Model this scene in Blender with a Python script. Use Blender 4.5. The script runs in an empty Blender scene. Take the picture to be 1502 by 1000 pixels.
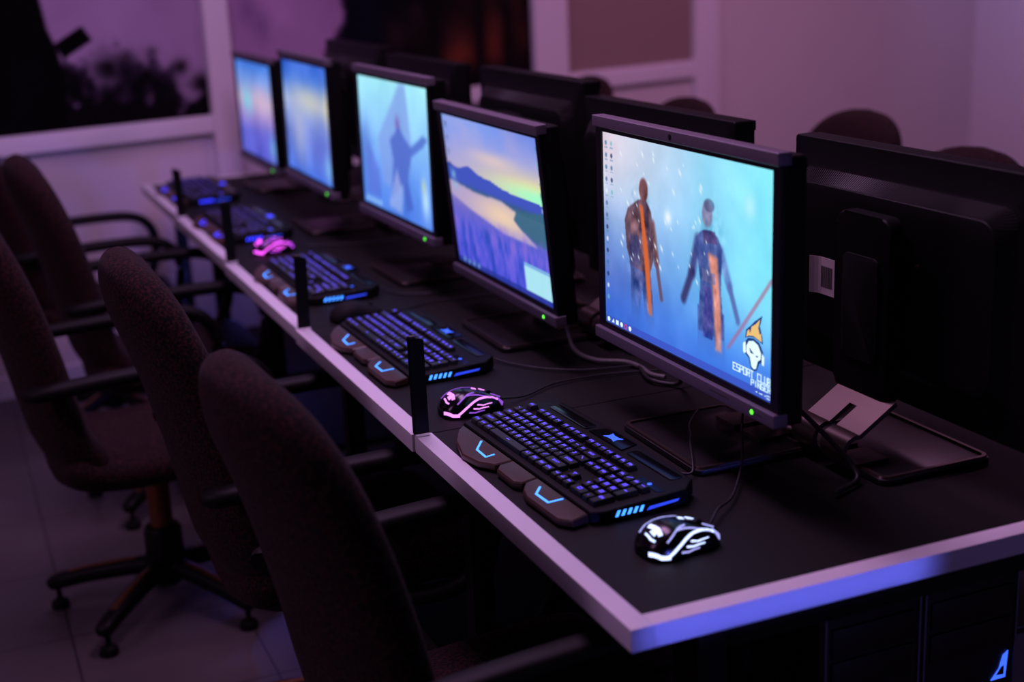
import bpy, bmesh, math, random
import numpy as np
from mathutils import Vector, Matrix, Euler
random.seed(7); rng = np.random.default_rng(7)
scene = bpy.context.scene
COL = scene.collection
PI = math.pi
TZ = 0.75            # table height
UL = 0.77            # one desk unit
TW = 1.05            # desk width

# ------------------------------------------------------------------ materials
def lin(c):
    c = c / 255.0
    return c / 12.92 if c <= 0.04045 else ((c + 0.055) / 1.055) ** 2.4
def rgb(r, g, b): return (lin(r), lin(g), lin(b), 1.0)
MATS = {}
def mat(name, col, rough=0.5, metal=0.0, spec=0.5, emit=None, estr=0.0, noise=0.0, nscale=40.0, bump=0.0, bscale=200.0, sheen=0.0):
    m = bpy.data.materials.new(name); m.use_nodes = True
    nt = m.node_tree; b = nt.nodes['Principled BSDF']
    b.inputs['Base Color'].default_value = col
    b.inputs['Roughness'].default_value = rough
    b.inputs['Metallic'].default_value = metal
    b.inputs['Specular IOR Level'].default_value = spec
    if emit:
        b.inputs['Emission Color'].default_value = emit
        b.inputs['Emission Strength'].default_value = estr
    if sheen: b.inputs['Sheen Weight'].default_value = sheen
    if noise or bump:
        tc = nt.nodes.new('ShaderNodeTexCoord')
    if noise:
        n = nt.nodes.new('ShaderNodeTexNoise'); n.inputs['Scale'].default_value = nscale; n.inputs['Detail'].default_value = 5
        nt.links.new(tc.outputs['Object'], n.inputs['Vector'])
        mx = nt.nodes.new('ShaderNodeMix'); mx.data_type = 'RGBA'
        mx.inputs[6].default_value = tuple(c * (1 - noise) for c in col[:3]) + (1,)
        mx.inputs[7].default_value = tuple(min(1, c * (1 + noise)) for c in col[:3]) + (1,)
        nt.links.new(n.outputs['Fac'], mx.inputs[0]); nt.links.new(mx.outputs[2], b.inputs['Base Color'])
    if bump:
        n2 = nt.nodes.new('ShaderNodeTexNoise'); n2.inputs['Scale'].default_value = bscale; n2.inputs['Detail'].default_value = 3
        nt.links.new(tc.outputs['Object'], n2.inputs['Vector'])
        bp = nt.nodes.new('ShaderNodeBump'); bp.inputs['Strength'].default_value = bump; bp.inputs['Distance'].default_value = 0.002
        nt.links.new(n2.outputs['Fac'], bp.inputs['Height']); nt.links.new(bp.outputs['Normal'], b.inputs['Normal'])
    MATS[name] = m
    return m
def emat(name, col, s): return mat(name, (0.01, 0.01, 0.01, 1), 0.4, emit=col, estr=s)

mat('white_paint', rgb(226, 222, 226), 0.45, noise=0.06, nscale=9, bump=0.08, bscale=300)
mat('desk_black', rgb(18, 17, 15), 0.62, spec=0.16, noise=0.25, nscale=6, bump=0.15, bscale=500)
mat('black_plastic', rgb(13, 12, 13), 0.5, spec=0.12, noise=0.2, nscale=30)
mat('black_gloss', rgb(7, 7, 8), 0.2, spec=0.4)
mat('bezel_black', rgb(7, 6, 8), 0.45, spec=0.25)
mat('grille_black', rgb(40, 37, 38), 0.45, spec=0.3)
mat('matte_black', rgb(12, 11, 13), 0.7, spec=0.2, noise=0.2, nscale=30)
mat('steel_black', rgb(8, 7, 7), 0.5, metal=0.0, spec=0.18, noise=0.2, nscale=50)
mat('silver_bar', rgb(112, 104, 116), 0.45, metal=0.35, noise=0.05, nscale=60)
mat('stand_metal', rgb(92, 79, 72), 0.34, metal=0.85, noise=0.08, nscale=40)
mat('stand_plate', rgb(30, 27, 28), 0.32, metal=0.2, spec=0.5, noise=0.15, nscale=25)
mat('brass', rgb(140, 92, 58), 0.36, metal=0.9, noise=0.12, nscale=40)
mat('palm_rest', rgb(64, 42, 33), 0.33, spec=0.45, noise=0.12, nscale=60)
mat('keycap', rgb(20, 20, 24), 0.4, spec=0.45)
mat('label_paper', rgb(205, 195, 190), 0.7, noise=0.1, nscale=70)
mat('print_grey', rgb(70, 66, 66), 0.7)
mat('arm_plastic', rgb(12, 10, 10), 0.55, spec=0.16, noise=0.15, nscale=30)
mat('cable_black', rgb(18, 17, 20), 0.5)
mat('cable_grey', rgb(96, 92, 92), 0.5)
mat('glass_dark', rgb(6, 6, 8), 0.12, spec=0.5)
mat('wall_paint', rgb(214, 204, 206), 0.75, noise=0.05, nscale=1.6, bump=0.1, bscale=120)
mat('frame_white', rgb(228, 222, 228), 0.5, noise=0.03, nscale=8)
mat('panel_brown', rgb(150, 128, 120), 0.6, noise=0.08, nscale=2.0)
mat('ceiling_paint', rgb(170, 160, 168), 0.8, noise=0.05, nscale=3)
mat('tower_black', rgb(11, 11, 14), 0.35, spec=0.4, noise=0.2, nscale=20)
mat('tower_edge_glint', rgb(120, 120, 140), 0.3, metal=0.6, noise=0.08, nscale=30)  # pale tone stands in for light caught on rounded case edges
mat('tower_grey', rgb(120, 112, 112), 0.5, noise=0.06, nscale=20)
emat('led_key', (0.10, 0.06, 1.0, 1), 1.8)
emat('led_deep_blue', (0.03, 0.035, 1.0, 1), 3.0)
emat('led_bar', (0.03, 0.07, 1.0, 1), 1.0)
emat('led_key_dim', (0.10, 0.06, 1.0, 1), 0.7)
emat('led_blue', (0.04, 0.12, 1.0, 1), 1.5)
emat('led_chevron', (0.045, 0.24, 1.0, 1), 2.6)
emat('led_green', (0.10, 1.0, 0.03, 1), 2.2)
emat('glow_white', (0.50, 0.60, 1.0, 1), 2.2)
emat('glow_white_dim', (0.42, 0.42, 1.0, 1), 1.1)
emat('glow_pink', (0.86, 0.28, 1.0, 1), 1.5)
emat('glow_pink_dim', (0.42, 0.12, 1.0, 1), 0.7)
emat('glow_magenta', (0.95, 0.09, 1.0, 1), 2.2)
emat('glow_magenta_dim', (0.6, 0.06, 1.0, 1), 1.2)
emat('screen_text', rgb(215, 245, 255), 1.1)
emat('screen_teal', rgb(60, 130, 170), 1.0)
emat('screen_red', rgb(225, 60, 80), 1.0)
emat('screen_navy', rgb(20, 60, 130), 1.0)
emat('screen_white', rgb(225, 250, 255), 1.1)
emat('screen_flame', rgb(240, 196, 120), 1.0)
emat('red_dot', (1, 0.05, 0.05, 1), 0.8)

def fabric():
    m = bpy.data.materials.new('chair_fabric'); m.use_nodes = True
    nt = m.node_tree; b = nt.nodes['Principled BSDF']
    tc = nt.nodes.new('ShaderNodeTexCoord')
    n = nt.nodes.new('ShaderNodeTexNoise'); n.inputs['Scale'].default_value = 190; n.inputs['Detail'].default_value = 4
    nt.links.new(tc.outputs['Object'], n.inputs['Vector'])
    r = nt.nodes.new('ShaderNodeValToRGB')
    r.color_ramp.elements[0].position = 0.42; r.color_ramp.elements[0].color = rgb(15, 10, 11)
    r.color_ramp.elements[1].position = 0.68; r.color_ramp.elements[1].color = rgb(60, 30, 29)
    nt.links.new(n.outputs['Fac'], r.inputs['Fac']); nt.links.new(r.outputs['Color'], b.inputs['Base Color'])
    b.inputs['Roughness'].default_value = 0.9; b.inputs['Specular IOR Level'].default_value = 0.15
    b.inputs['Sheen Weight'].default_value = 0.02
    bp = nt.nodes.new('ShaderNodeBump'); bp.inputs['Strength'].default_value = 0.5; bp.inputs['Distance'].default_value = 0.002
    nt.links.new(n.outputs['Fac'], bp.inputs['Height']); nt.links.new(bp.outputs['Normal'], b.inputs['Normal'])
    MATS['chair_fabric'] = m
fabric()
def tiles():
    m = bpy.data.materials.new('floor_tiles'); m.use_nodes = True
    nt = m.node_tree; b = nt.nodes['Principled BSDF']
    tc = nt.nodes.new('ShaderNodeTexCoord')
    mp = nt.nodes.new('ShaderNodeMapping'); mp.inputs['Location'].default_value = (0.128, 0.143, 0)
    nt.links.new(tc.outputs['Object'], mp.inputs['Vector'])
    br = nt.nodes.new('ShaderNodeTexBrick'); br.offset = 0.0; br.squash = 1.0
    br.inputs['Scale'].default_value = 1.0; br.inputs['Brick Width'].default_value = 0.4; br.inputs['Row Height'].default_value = 0.4
    br.inputs['Mortar Size'].default_value = 0.0028; br.inputs['Mortar Smooth'].default_value = 0.3
    br.inputs['Color1'].default_value = rgb(100, 93, 93); br.inputs['Color2'].default_value = rgb(95, 88, 89)
    br.inputs['Mortar'].default_value = rgb(48, 42, 42)
    nt.links.new(mp.outputs['Vector'], br.inputs['Vector'])
    n = nt.nodes.new('ShaderNodeTexNoise'); n.inputs['Scale'].default_value = 3.0; n.inputs['Detail'].default_value = 6; n.inputs['Distortion'].default_value = 1.5
    nt.links.new(tc.outputs['Object'], n.inputs['Vector'])
    mx = nt.nodes.new('ShaderNodeMix'); mx.data_type = 'RGBA'; mx.blend_type = 'MULTIPLY'; mx.inputs[0].default_value = 0.22
    nt.links.new(br.outputs['Color'], mx.inputs[6]); nt.links.new(n.outputs['Fac'], mx.inputs[7])
    nt.links.new(mx.outputs[2], b.inputs['Base Color'])
    b.inputs['Roughness'].default_value = 0.34; b.inputs['Specular IOR Level'].default_value = 0.35
    MATS['floor_tiles'] = m
tiles()
def attr_mat(name, emit=False, strength=1.0):
    m = bpy.data.materials.new(name); m.use_nodes = True
    nt = m.node_tree; b = nt.nodes['Principled BSDF']
    a = nt.nodes.new('ShaderNodeAttribute'); a.attribute_name = 'picture'
    if emit:
        b.inputs['Base Color'].default_value = (0.01, 0.01, 0.01, 1); b.inputs['Roughness'].default_value = 0.35
        b.inputs['Specular IOR Level'].default_value = 0.2
        nt.links.new(a.outputs['Color'], b.inputs['Emission Color']); b.inputs['Emission Strength'].default_value = strength
    else:
        nt.links.new(a.outputs['Color'], b.inputs['Base Color']); b.inputs['Roughness'].default_value = 0.8
        b.inputs['Specular IOR Level'].default_value = 0.06
    MATS[name] = m
attr_mat('screen_picture', True, 1.0)
attr_mat('poster_print')

# ------------------------------------------------------------------ helpers
def mesh_obj(name, verts, faces, m, parent=None, smooth=False, fmats=None, loc=None):
    me = bpy.data.meshes.new(name)
    me.from_pydata([tuple(v) for v in verts], [], faces)
    ms = m if isinstance(m, (list, tuple)) else [m]
    for k in ms: me.materials.append(MATS[k])
    if fmats: me.polygons.foreach_set('material_index', fmats)
    if smooth: me.polygons.foreach_set('use_smooth', [True] * len(me.polygons))
    me.update()
    o = bpy.data.objects.new(name, me); COL.objects.link(o)
    if parent: o.parent = parent
    if loc: o.location = loc
    return o
def bm_obj(name, bm, m, parent=None, smooth=False, autosmooth=None):
    bmesh.ops.recalc_face_normals(bm, faces=bm.faces[:])
    me = bpy.data.meshes.new(name); bm.to_mesh(me); bm.free()
    ms = m if isinstance(m, (list, tuple)) else [m]
    for k in ms: me.materials.append(MATS[k])
    if smooth: me.polygons.foreach_set('use_smooth', [True] * len(me.polygons))
    if autosmooth is not None: me.set_sharp_from_angle(angle=autosmooth)
    o = bpy.data.objects.new(name, me); COL.objects.link(o)
    if parent: o.parent = parent
    return o
def add_box(bm, lo, hi, bev=0.0, seg=2, M=None, taper=0.0):
    vs = []
    for z in (0, 1):
        for x, y in ((0, 0), (1, 0), (1, 1), (0, 1)):
            px = hi[0] if x else lo[0]; py = hi[1] if y else lo[1]; pz = hi[2] if z else lo[2]
            if z and taper:
                px += -taper if x else taper; py += -taper if y else taper
            v = Vector((px, py, pz))
            vs.append(bm.verts.new(M @ v if M else v))
    fs = [bm.faces.new([vs[i] for i in f]) for f in ((3, 2, 1, 0), (4, 5, 6, 7), (0, 1, 5, 4), (1, 2, 6, 5), (2, 3, 7, 6), (3, 0, 4, 7))]
    if bev > 0:
        es = list({e for f in fs for e in f.edges})
        bmesh.ops.bevel(bm, geom=es, offset=bev, segments=seg, profile=0.7, affect='EDGES')
def box(name, lo, hi, m, parent=None, bev=0.0, seg=2, M=None, taper=0.0):
    bm = bmesh.new(); add_box(bm, lo, hi, bev, seg, M, taper)
    return bm_obj(name, bm, m, parent, smooth=bev > 0, autosmooth=0.6 if bev > 0 else None)
def add_prism(bm, poly, z0, z1, bev=0.0, seg=2, M=None, zfun=None):
    n = len(poly)
    def P(p, z):
        zz = z + (zfun(p) if (zfun and z == z1) else 0)
        v = Vector((p[0], p[1], zz)); return M @ v if M else v
    lo = [bm.verts.new(P(p, z0)) for p in poly]; hi = [bm.verts.new(P(p, z1)) for p in poly]
    bm.faces.new(lo[::-1]); top = bm.faces.new(hi)
    for i in range(n): bm.faces.new((lo[i], lo[(i + 1) % n], hi[(i + 1) % n], hi[i]))
    if bev > 0:
        bmesh.ops.bevel(bm, geom=list(top.edges), offset=bev, segments=seg, profile=0.6, affect='EDGES')
def prism(name, poly, z0, z1, m, parent=None, bev=0.0, seg=2, M=None, zfun=None):
    bm = bmesh.new(); add_prism(bm, poly, z0, z1, bev, seg, M, zfun)
    return bm_obj(name, bm, m, parent, smooth=True, autosmooth=0.6)
def sweep(points, rx, rz=None, n=10, up=Vector((0, 0, 1)), sup=2.0):
    """rings along a path, half-width rx (sideways) and half-height rz"""
    pts = [Vector(p) for p in points]; rings = []
    for i, p in enumerate(pts):
        a = pts[max(0, i - 1)]; b = pts[min(len(pts) - 1, i + 1)]
        t = (b - a).normalized()
        side = t.cross(up)
        if side.length < 1e-4: side = t.cross(Vector((1, 0, 0)))
        side.normalize(); nu = side.cross(t).normalized()
        w = rx[i] if isinstance(rx, (list, tuple)) else rx
        h = w if rz is None else (rz[i] if isinstance(rz, (list, tuple)) else rz)
        ring = []
        for k in range(n):
            c, s = math.cos(2 * PI * k / n), math.sin(2 * PI * k / n)
            ring.append(p + side * (w * math.copysign(abs(c) ** (2 / sup), c)) + nu * (h * math.copysign(abs(s) ** (2 / sup), s)))
        rings.append(ring)
    return rings
def loft(name, rings, m, parent=None, cap=True, smooth=True, autosmooth=None):
    verts = [v for r in rings for v in r]; n = len(rings[0]); faces = []
    for i in range(len(rings) - 1):
        for k in range(n):
            faces.append((i * n + k, i * n + (k + 1) % n, (i + 1) * n + (k + 1) % n, (i + 1) * n + k))
    if cap:
        faces.append(tuple(range(n))[::-1]); faces.append(tuple(range((len(rings) - 1) * n, len(rings) * n)))
    bm = bmesh.new(); vs = [bm.verts.new(v) for v in verts]
    for f in faces:
        try: bm.faces.new([vs[i] for i in f])
        except ValueError: pass
    return bm_obj(name, bm, m, parent, smooth, autosmooth if autosmooth else (1.0 if cap else None))
def smooth_path(pts, k=6):
    pts = [Vector(p) for p in pts]; out = []
    P = [pts[0] * 2 - pts[1]] + pts + [pts[-1] * 2 - pts[-2]]
    for i in range(1, len(P) - 2):
        p0, p1, p2, p3 = P[i - 1], P[i], P[i + 1], P[i + 2]
        for j in range(k):
            t = j / k
            out.append(0.5 * ((2 * p1) + (p2 - p0) * t + (2 * p0 - 5 * p1 + 4 * p2 - p3) * t * t + (3 * p1 - p0 - 3 * p2 + p3) * t ** 3))
    out.append(pts[-1]); return out
def tube(name, pts, r, m, parent=None, n=8, k=6, raw=False):
    return loft(name, sweep(pts if raw else smooth_path(pts, k), r, n=n), m, parent)
def lathe(name, prof, m, parent=None, n=20, c=(0, 0, 0), M=None):
    rings = []
    for r, z in prof:
        ring = [Vector((c[0] + r * math.cos(2 * PI * k / n), c[1] + r * math.sin(2 * PI * k / n), c[2] + z)) for k in range(n)]
        if M: ring = [M @ v for v in ring]
        rings.append(ring)
    return loft(name, rings, m, parent, autosmooth=0.7)
def thing(name, label, cat, loc=(0, 0, 0), rz=0.0, group=None):
    o = bpy.data.objects.new(name, None); COL.objects.link(o); o.empty_display_size = 0.05
    o.location = loc; o.rotation_euler = (0, 0, rz)
    return tag(o, label, cat, group)
def tag(o, label, cat, group=None):
    o['label'] = label; o['category'] = cat
    if group: o['group'] = group
    return o
def struct(o):
    o['kind'] = 'structure'; return o
def copy_tree(o, parent=None):
    c = o.copy(); COL.objects.link(c)
    if parent: c.parent = parent
    for ch in list(o.children): copy_tree(ch, c)
    return c
def rounded(w, h, r, n=6, cx=0, cy=0):
    pts = []
    for sx, sy, a0 in ((1, 1, 0), (-1, 1, 90), (-1, -1, 180), (1, -1, 270)):
        for k in range(n + 1):
            a = math.radians(a0 + 90 * k / n)
            pts.append((cx + sx * (w / 2 - r) + r * math.cos(a), cy + sy * (h / 2 - r) + r * math.sin(a)))
    return pts

# stroke lettering (points on a 3 x 5 grid)
FONT = {'A': '0003142320|0222', 'B': '000414231202|12211000', 'C': '24040020', 'D': '00041423211000', 'E': '24040020|0212', 'F': '240400|0212',
        'G': '240400202212', 'H': '0400|2420|0222', 'I': '1410', 'J': '24200001', 'K': '0400|240220', 'L': '040020', 'M': '0004122420', 'N': '00042024',
        'O': '0004242000', 'P': '0004242202', 'Q': '0004242000|1120', 'R': '0004242202|1220', 'S': '240402222000', 'T': '0424|1410', 'U': '04002024',
        'V': '041024', 'W': '0400122024', 'X': '0024|0420', 'Y': '041224|1210', 'Z': '04240020', '0': '0004242000', '1': '031410', '2': '042422020020',
        '3': '04242000|0222', '4': '040222|2420', '5': '240402222000', '6': '240400202202', '7': '042410', '8': '0004242000|0222', '9': '220204242000',
        '-': '0222', '=': '0121|0323', '[': '14040010', ']': '04141000', ';': '1314|1201', "'": '1413', ',': '1110', '.': '1011', '/': '0024', '\\': '0420',
        '`': '0413', '*': '0123|0321|1014', '+': '0222|1311', '^': '031423|1410', '<': '230221', '>': '032201', 'v': '011021|1014', ' ': ''}
def strokes(text, x0, y0, w, h, gap, lw):
    """quads (2-D) of a text drawn in strokes; returns list of 4-point quads"""
    quads = []; x = x0
    for ch in text:
        for pl in FONT.get(ch, '').split('|'):
            P = [(x + int(pl[i]) / 2 * w, y0 + int(pl[i + 1]) / 4 * h) for i in range(0, len(pl), 2)]
            for a, b in zip(P, P[1:]):
                dx, dy = b[0] - a[0], b[1] - a[1]; L = math.hypot(dx, dy)
                if L < 1e-9: continue
                ux, uy = dx / L * lw / 2, dy / L * lw / 2
                a2 = (a[0] - ux, a[1] - uy); b2 = (b[0] + ux, b[1] + uy)
                quads.append([(a2[0] + uy, a2[1] - ux), (b2[0] + uy, b2[1] - ux), (b2[0] - uy, b2[1] + ux), (a2[0] - uy, a2[1] + ux)])
        x += w + gap
    return quads

# ------------------------------------------------------------------ painted pictures (numpy, sRGB 0..255 -> linear)
def vnoise(W, H, cells, seed, octs=4):
    r = np.random.default_rng(seed); out = np.zeros((H, W)); amp = 1.0; tot = 0
    for o in range(octs):
        cx, cy = cells[0] * 2 ** o, cells[1] * 2 ** o
        g = r.random((cy + 2, cx + 2))
        xs = np.linspace(0, cx, W, endpoint=False); ys = np.linspace(0, cy, H, endpoint=False)
        xi = xs.astype(int); yi = ys.astype(int); fx = xs - xi; fy = ys - yi
        fx = fx * fx * (3 - 2 * fx); fy = fy * fy * (3 - 2 * fy)
        a = g[np.ix_(yi, xi)] * (1 - fx) + g[np.ix_(yi, xi + 1)] * fx
        b = g[np.ix_(yi + 1, xi)] * (1 - fx) + g[np.ix_(yi + 1, xi + 1)] * fx
        out += amp * (a * (1 - fy)[:, None] + b * fy[:, None]); tot += amp; amp *= 0.5
    return out / tot
class Pic:
    def __init__(s, W, H):
        s.W, s.H = W, H
        s.u, s.v = np.meshgrid(np.linspace(0, 1, W), np.linspace(0, 1, H))
        s.c = np.zeros((H, W, 3))
    def fill(s, mask, col, a=1.0):
        k = (np.clip(mask, 0, 1) * a)[..., None]
        s.c = s.c * (1 - k) + np.array(col, float) * k
    def grad(s, stops, axis='v'):
        t = s.v if axis == 'v' else s.u
        ps = [p for p, _ in stops]
        for k in range(3): s.c[..., k] = np.interp(t, ps, [c[k] for _, c in stops])
    def blob(s, u, v, ru, rv, rot=0.0, p=1.0):
        du, dv = s.u - u, s.v - v
        if rot:
            c, n = math.cos(rot), math.sin(rot); du, dv = du * c + dv * n, -du * n + dv * c
        return np.exp(-((du / ru) ** 2 + (dv / rv) ** 2) ** p)
    def ell(s, u, v, ru, rv, soft=0.15):
        d = np.sqrt(((s.u - u) / ru) ** 2 + ((s.v - v) / rv) ** 2)
        return np.clip((1 + soft - d) / (2 * soft), 0, 1)
    def poly(s, pts, blur=1):
        m = np.zeros(s.u.shape, bool); n = len(pts)
        for i in range(n):
            (x0, y0), (x1, y1) = pts[i], pts[(i + 1) % n]
            if y0 == y1: continue
            cond = ((y0 > s.v) != (y1 > s.v)) & (s.u < (x1 - x0) * (s.v - y0) / (y1 - y0) + x0)
            m ^= cond
        f = m.astype(float)
        for _ in range(blur):
            p = np.pad(f, 1, mode='edge')
            f = (p[:-2, 1:-1] + p[2:, 1:-1] + p[1:-1, :-2] + p[1:-1, 2:] + 2 * p[1:-1, 1:-1]) / 6
        return f
    def line(s, a, b, w, asp=1.6, soft=0.5):
        ax, ay, bx, by = a[0] * asp, a[1], b[0] * asp, b[1]
        px, py = s.u * asp - ax, s.v - ay
        L = (bx - ax) ** 2 + (by - ay) ** 2
        t = np.clip((px * (bx - ax) + py * (by - ay)) / L, 0, 1)
        d = np.hypot(px - t * (bx - ax), py - t * (by - ay))
        return np.clip((w / 2 * (1 + soft) - d) / (w * soft), 0, 1)
    def rect(s, u0, u1, v0, v1): return ((s.u >= u0) & (s.u <= u1) & (s.v >= v0) & (s.v <= v1)).astype(float)
    def linear(s):
        c = np.clip(s.c, 0, 255) / 255.0
        return np.where(c <= 0.04045, c / 12.92, ((c + 0.055) / 1.055) ** 2.4)
def picture(name, pic, place, m, parent):
    """grid mesh carrying the picture; place(u,v)->xyz (arrays)"""
    W, H = pic.W, pic.H
    gu, gv = np.meshgrid(np.linspace(0, 1, W), np.linspace(0, 1, H)); X = place(gu, gv).reshape(-1, 3)
    idx = np.arange(W * H).reshape(H, W)
    q = np.stack([idx[:-1, :-1], idx[:-1, 1:], idx[1:, 1:], idx[1:, :-1]], -1).reshape(-1, 4)
    me = bpy.data.meshes.new(name)
    me.vertices.add(W * H); me.vertices.foreach_set('co', X.astype(np.float32).ravel())
    me.loops.add(q.size); me.loops.foreach_set('vertex_index', q.astype(np.int32).ravel())
    me.polygons.add(len(q)); me.polygons.foreach_set('loop_start', np.arange(0, q.size, 4, dtype=np.int32))
    me.update(calc_edges=True)
    a = me.attributes.new('picture', 'FLOAT_COLOR', 'POINT')
    rgba = np.ones((W * H, 4), np.float32); rgba[:, :3] = pic.linear().reshape(-1, 3)
    a.data.foreach_set('color', rgba.ravel())
    me.materials.append(MATS[m])
    o = bpy.data.objects.new(name, me); COL.objects.link(o); o.parent = parent
    return o

def icons(p, cols, rows, seed, u0=0.012, du=0.032, size=(0.012, 0.02), col=(70, 130, 170), a=0.75, vtop=0.955, dv=0.062):
    r = random.Random(seed)
    for c, n in zip(cols, rows):
        for k in range(n):
            u = u0 + du * c; v = vtop - dv * k
            cc = [(60, 120, 160), (235, 245, 255), (80, 110, 150), (110, 190, 200), (30, 50, 90)][r.randrange(5)]
            p.fill(p.ell(u + size[0] / 2, v - size[1] / 2, size[0] * 0.55, size[1] * 0.6, 0.3), cc, a)
            p.fill(p.rect(u - 0.002, u + size[0] + 0.004, v - size[1] - 0.016, v - size[1] - 0.009), col, 0.45)

def pic_figures():
    p = Pic(360, 225); p.u = p.u / (1.2 - 0.2 * p.u); p.grad([(0, (60, 112, 228)), (0.15, (76, 142, 240)), (0.4, (112, 182, 246)), (0.7, (150, 212, 255)), (1, (168, 222, 255))])
    L = np.clip(1 - p.u / 0.62, 0, 1) ** 1.1
    p.fill(L * np.clip((p.v - 0.3) / 0.6, 0, 1), (226, 206, 220), 0.95)
    p.fill(L * np.clip(1 - np.abs(p.v - 0.30) / 0.42, 0, 1), (98, 112, 196), 0.75)
    p.fill(L * np.clip(1 - p.v / 0.3, 0, 1), (40, 66, 186), 0.7)
    p.fill(np.clip((p.u - 0.45) / 0.5, 0, 1) * np.clip((p.v - 0.12) / 0.35, 0, 1), (132, 236, 255), 0.95)
    n = vnoise(p.W, p.H, (6, 4), 3); p.c += ((n - 0.5) * 46)[..., None]
    n2 = vnoise(p.W, p.H, (9, 4), 5)
    # two plain standing figures (a generic picture)
    def fig(head, torso, legs, cols, arms):
        for pts, c in legs: p.fill(p.poly(pts, 2) * np.clip((p.v - 0.06) / 0.25, 0, 1), c, 0.9)
        for a, b, w, c in arms: p.fill(p.line(a, b, w), c, 0.92)
        p.fill(p.poly(torso, 2), cols[0], 0.95)
        p.fill(p.ell(*head), cols[1], 0.96)
    fig((0.240, 0.757, 0.026, 0.058), [(0.135, 0.44), (0.125, 0.58), (0.145, 0.645), (0.205, 0.70), (0.25, 0.72), (0.285, 0.66), (0.30, 0.55), (0.295, 0.42), (0.27, 0.34), (0.16, 0.36)],
        [([(0.155, 0.38), (0.275, 0.38), (0.305, 0.05), (0.255, 0.05), (0.225, 0.27), (0.205, 0.05), (0.16, 0.05)], (62, 74, 134))], [(92, 66, 84), (116, 70, 74)],
        [((0.29, 0.60), (0.315, 0.42), 0.05, (112, 66, 66)), ((0.315, 0.42), (0.342, 0.25), 0.03, (104, 76, 96))])
    p.fill(p.poly([(0.215, 0.68), (0.235, 0.68), (0.272, 0.40), (0.285, 0.14), (0.262, 0.14), (0.24, 0.40)], 7), (222, 104, 52), 0.95)
    p.fill(p.poly([(0.15, 0.36), (0.215, 0.36), (0.215, 0.52), (0.155, 0.52)], 3), (58, 66, 122), 0.7)
    p.fill(p.blob(0.18, 0.58, 0.035, 0.07), (140, 96, 100), 0.6)
    fig((0.615, 0.735, 0.030, 0.062), [(0.545, 0.60), (0.575, 0.645), (0.62, 0.665), (0.675, 0.645), (0.705, 0.59), (0.695, 0.42), (0.715, 0.18), (0.56, 0.18), (0.575, 0.42)],
        [([(0.56, 0.30), (0.715, 0.30), (0.725, 0.03), (0.56, 0.03)], (62, 88, 176))], [(66, 84, 152), (136, 134, 172)],
        [((0.56, 0.60), (0.525, 0.44), 0.06, (60, 66, 128)), ((0.525, 0.44), (0.475, 0.30), 0.05, (54, 52, 104)),
         ((0.695, 0.58), (0.745, 0.44), 0.055, (92, 128, 196)), ((0.745, 0.44), (0.795, 0.30), 0.04, (86, 106, 176))])
    p.fill(p.ell(0.627, 0.775, 0.03, 0.03), (70, 78, 120), 0.6)
    p.fill(p.poly([(0.585, 0.655), (0.66, 0.665), (0.675, 0.61), (0.60, 0.60)], 1), (70, 58, 112), 0.85)
    p.fill(p.poly([(0.62, 0.56), (0.675, 0.55), (0.695, 0.30), (0.70, 0.12), (0.665, 0.12), (0.65, 0.38)], 8), (226, 140, 116), 0.9)
    p.fill(p.poly([(0.585, 0.48), (0.66, 0.47), (0.665, 0.42), (0.585, 0.42)], 1), (112, 110, 160), 0.8)
    p.fill(p.poly([(0.60, 0.40), (0.64, 0.40), (0.65, 0.16), (0.59, 0.16)], 3), (64, 58, 140), 0.7)
    fm = np.clip(p.blob(0.225, 0.45, 0.085, 0.36, 0, 4) + p.blob(0.635, 0.4, 0.10, 0.40, 0, 4), 0, 1) * (np.abs(p.c[..., 2] - p.c[..., 0]) < 118)
    t1 = vnoise(p.W, p.H, (40, 18), 71, 3); p.c += (fm * (t1 - 0.5) * 120)[..., None] * np.array([1.0, 0.8, 0.8])
    p.fill(p.line((0.74, 0.16), (0.985, 0.53), 0.022), (176, 100, 140), 0.65)
    p.fill(np.clip(1 - p.v / 0.24, 0, 1) * n2, (70, 140, 240), 0.85)
    r = random.Random(4)
    for k in range(46):
        u = r.uniform(0.08, 0.62); v = r.uniform(0.35, 0.95); s_ = r.uniform(0.5, 1.2)
        p.fill(p.blob(u, v, 0.0045 * s_, 0.014 * s_, 0.4), (235, 250, 255), 0.9)
    p.fill(p.blob(0.385, 0.66, 0.02, 0.035), (240, 252, 255), 0.95); p.fill(p.blob(0.86, 0.82, 0.03, 0.05), (190, 245, 255), 0.8)
    icons(p, (0, 1), (14, 5), 2)
    p.fill(p.rect(0, 1, 0, 0.036), (58, 84, 196), 0.85); p.fill(p.rect(0, 1, 0.036, 0.040), (120, 160, 235), 0.7)
    return p
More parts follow.
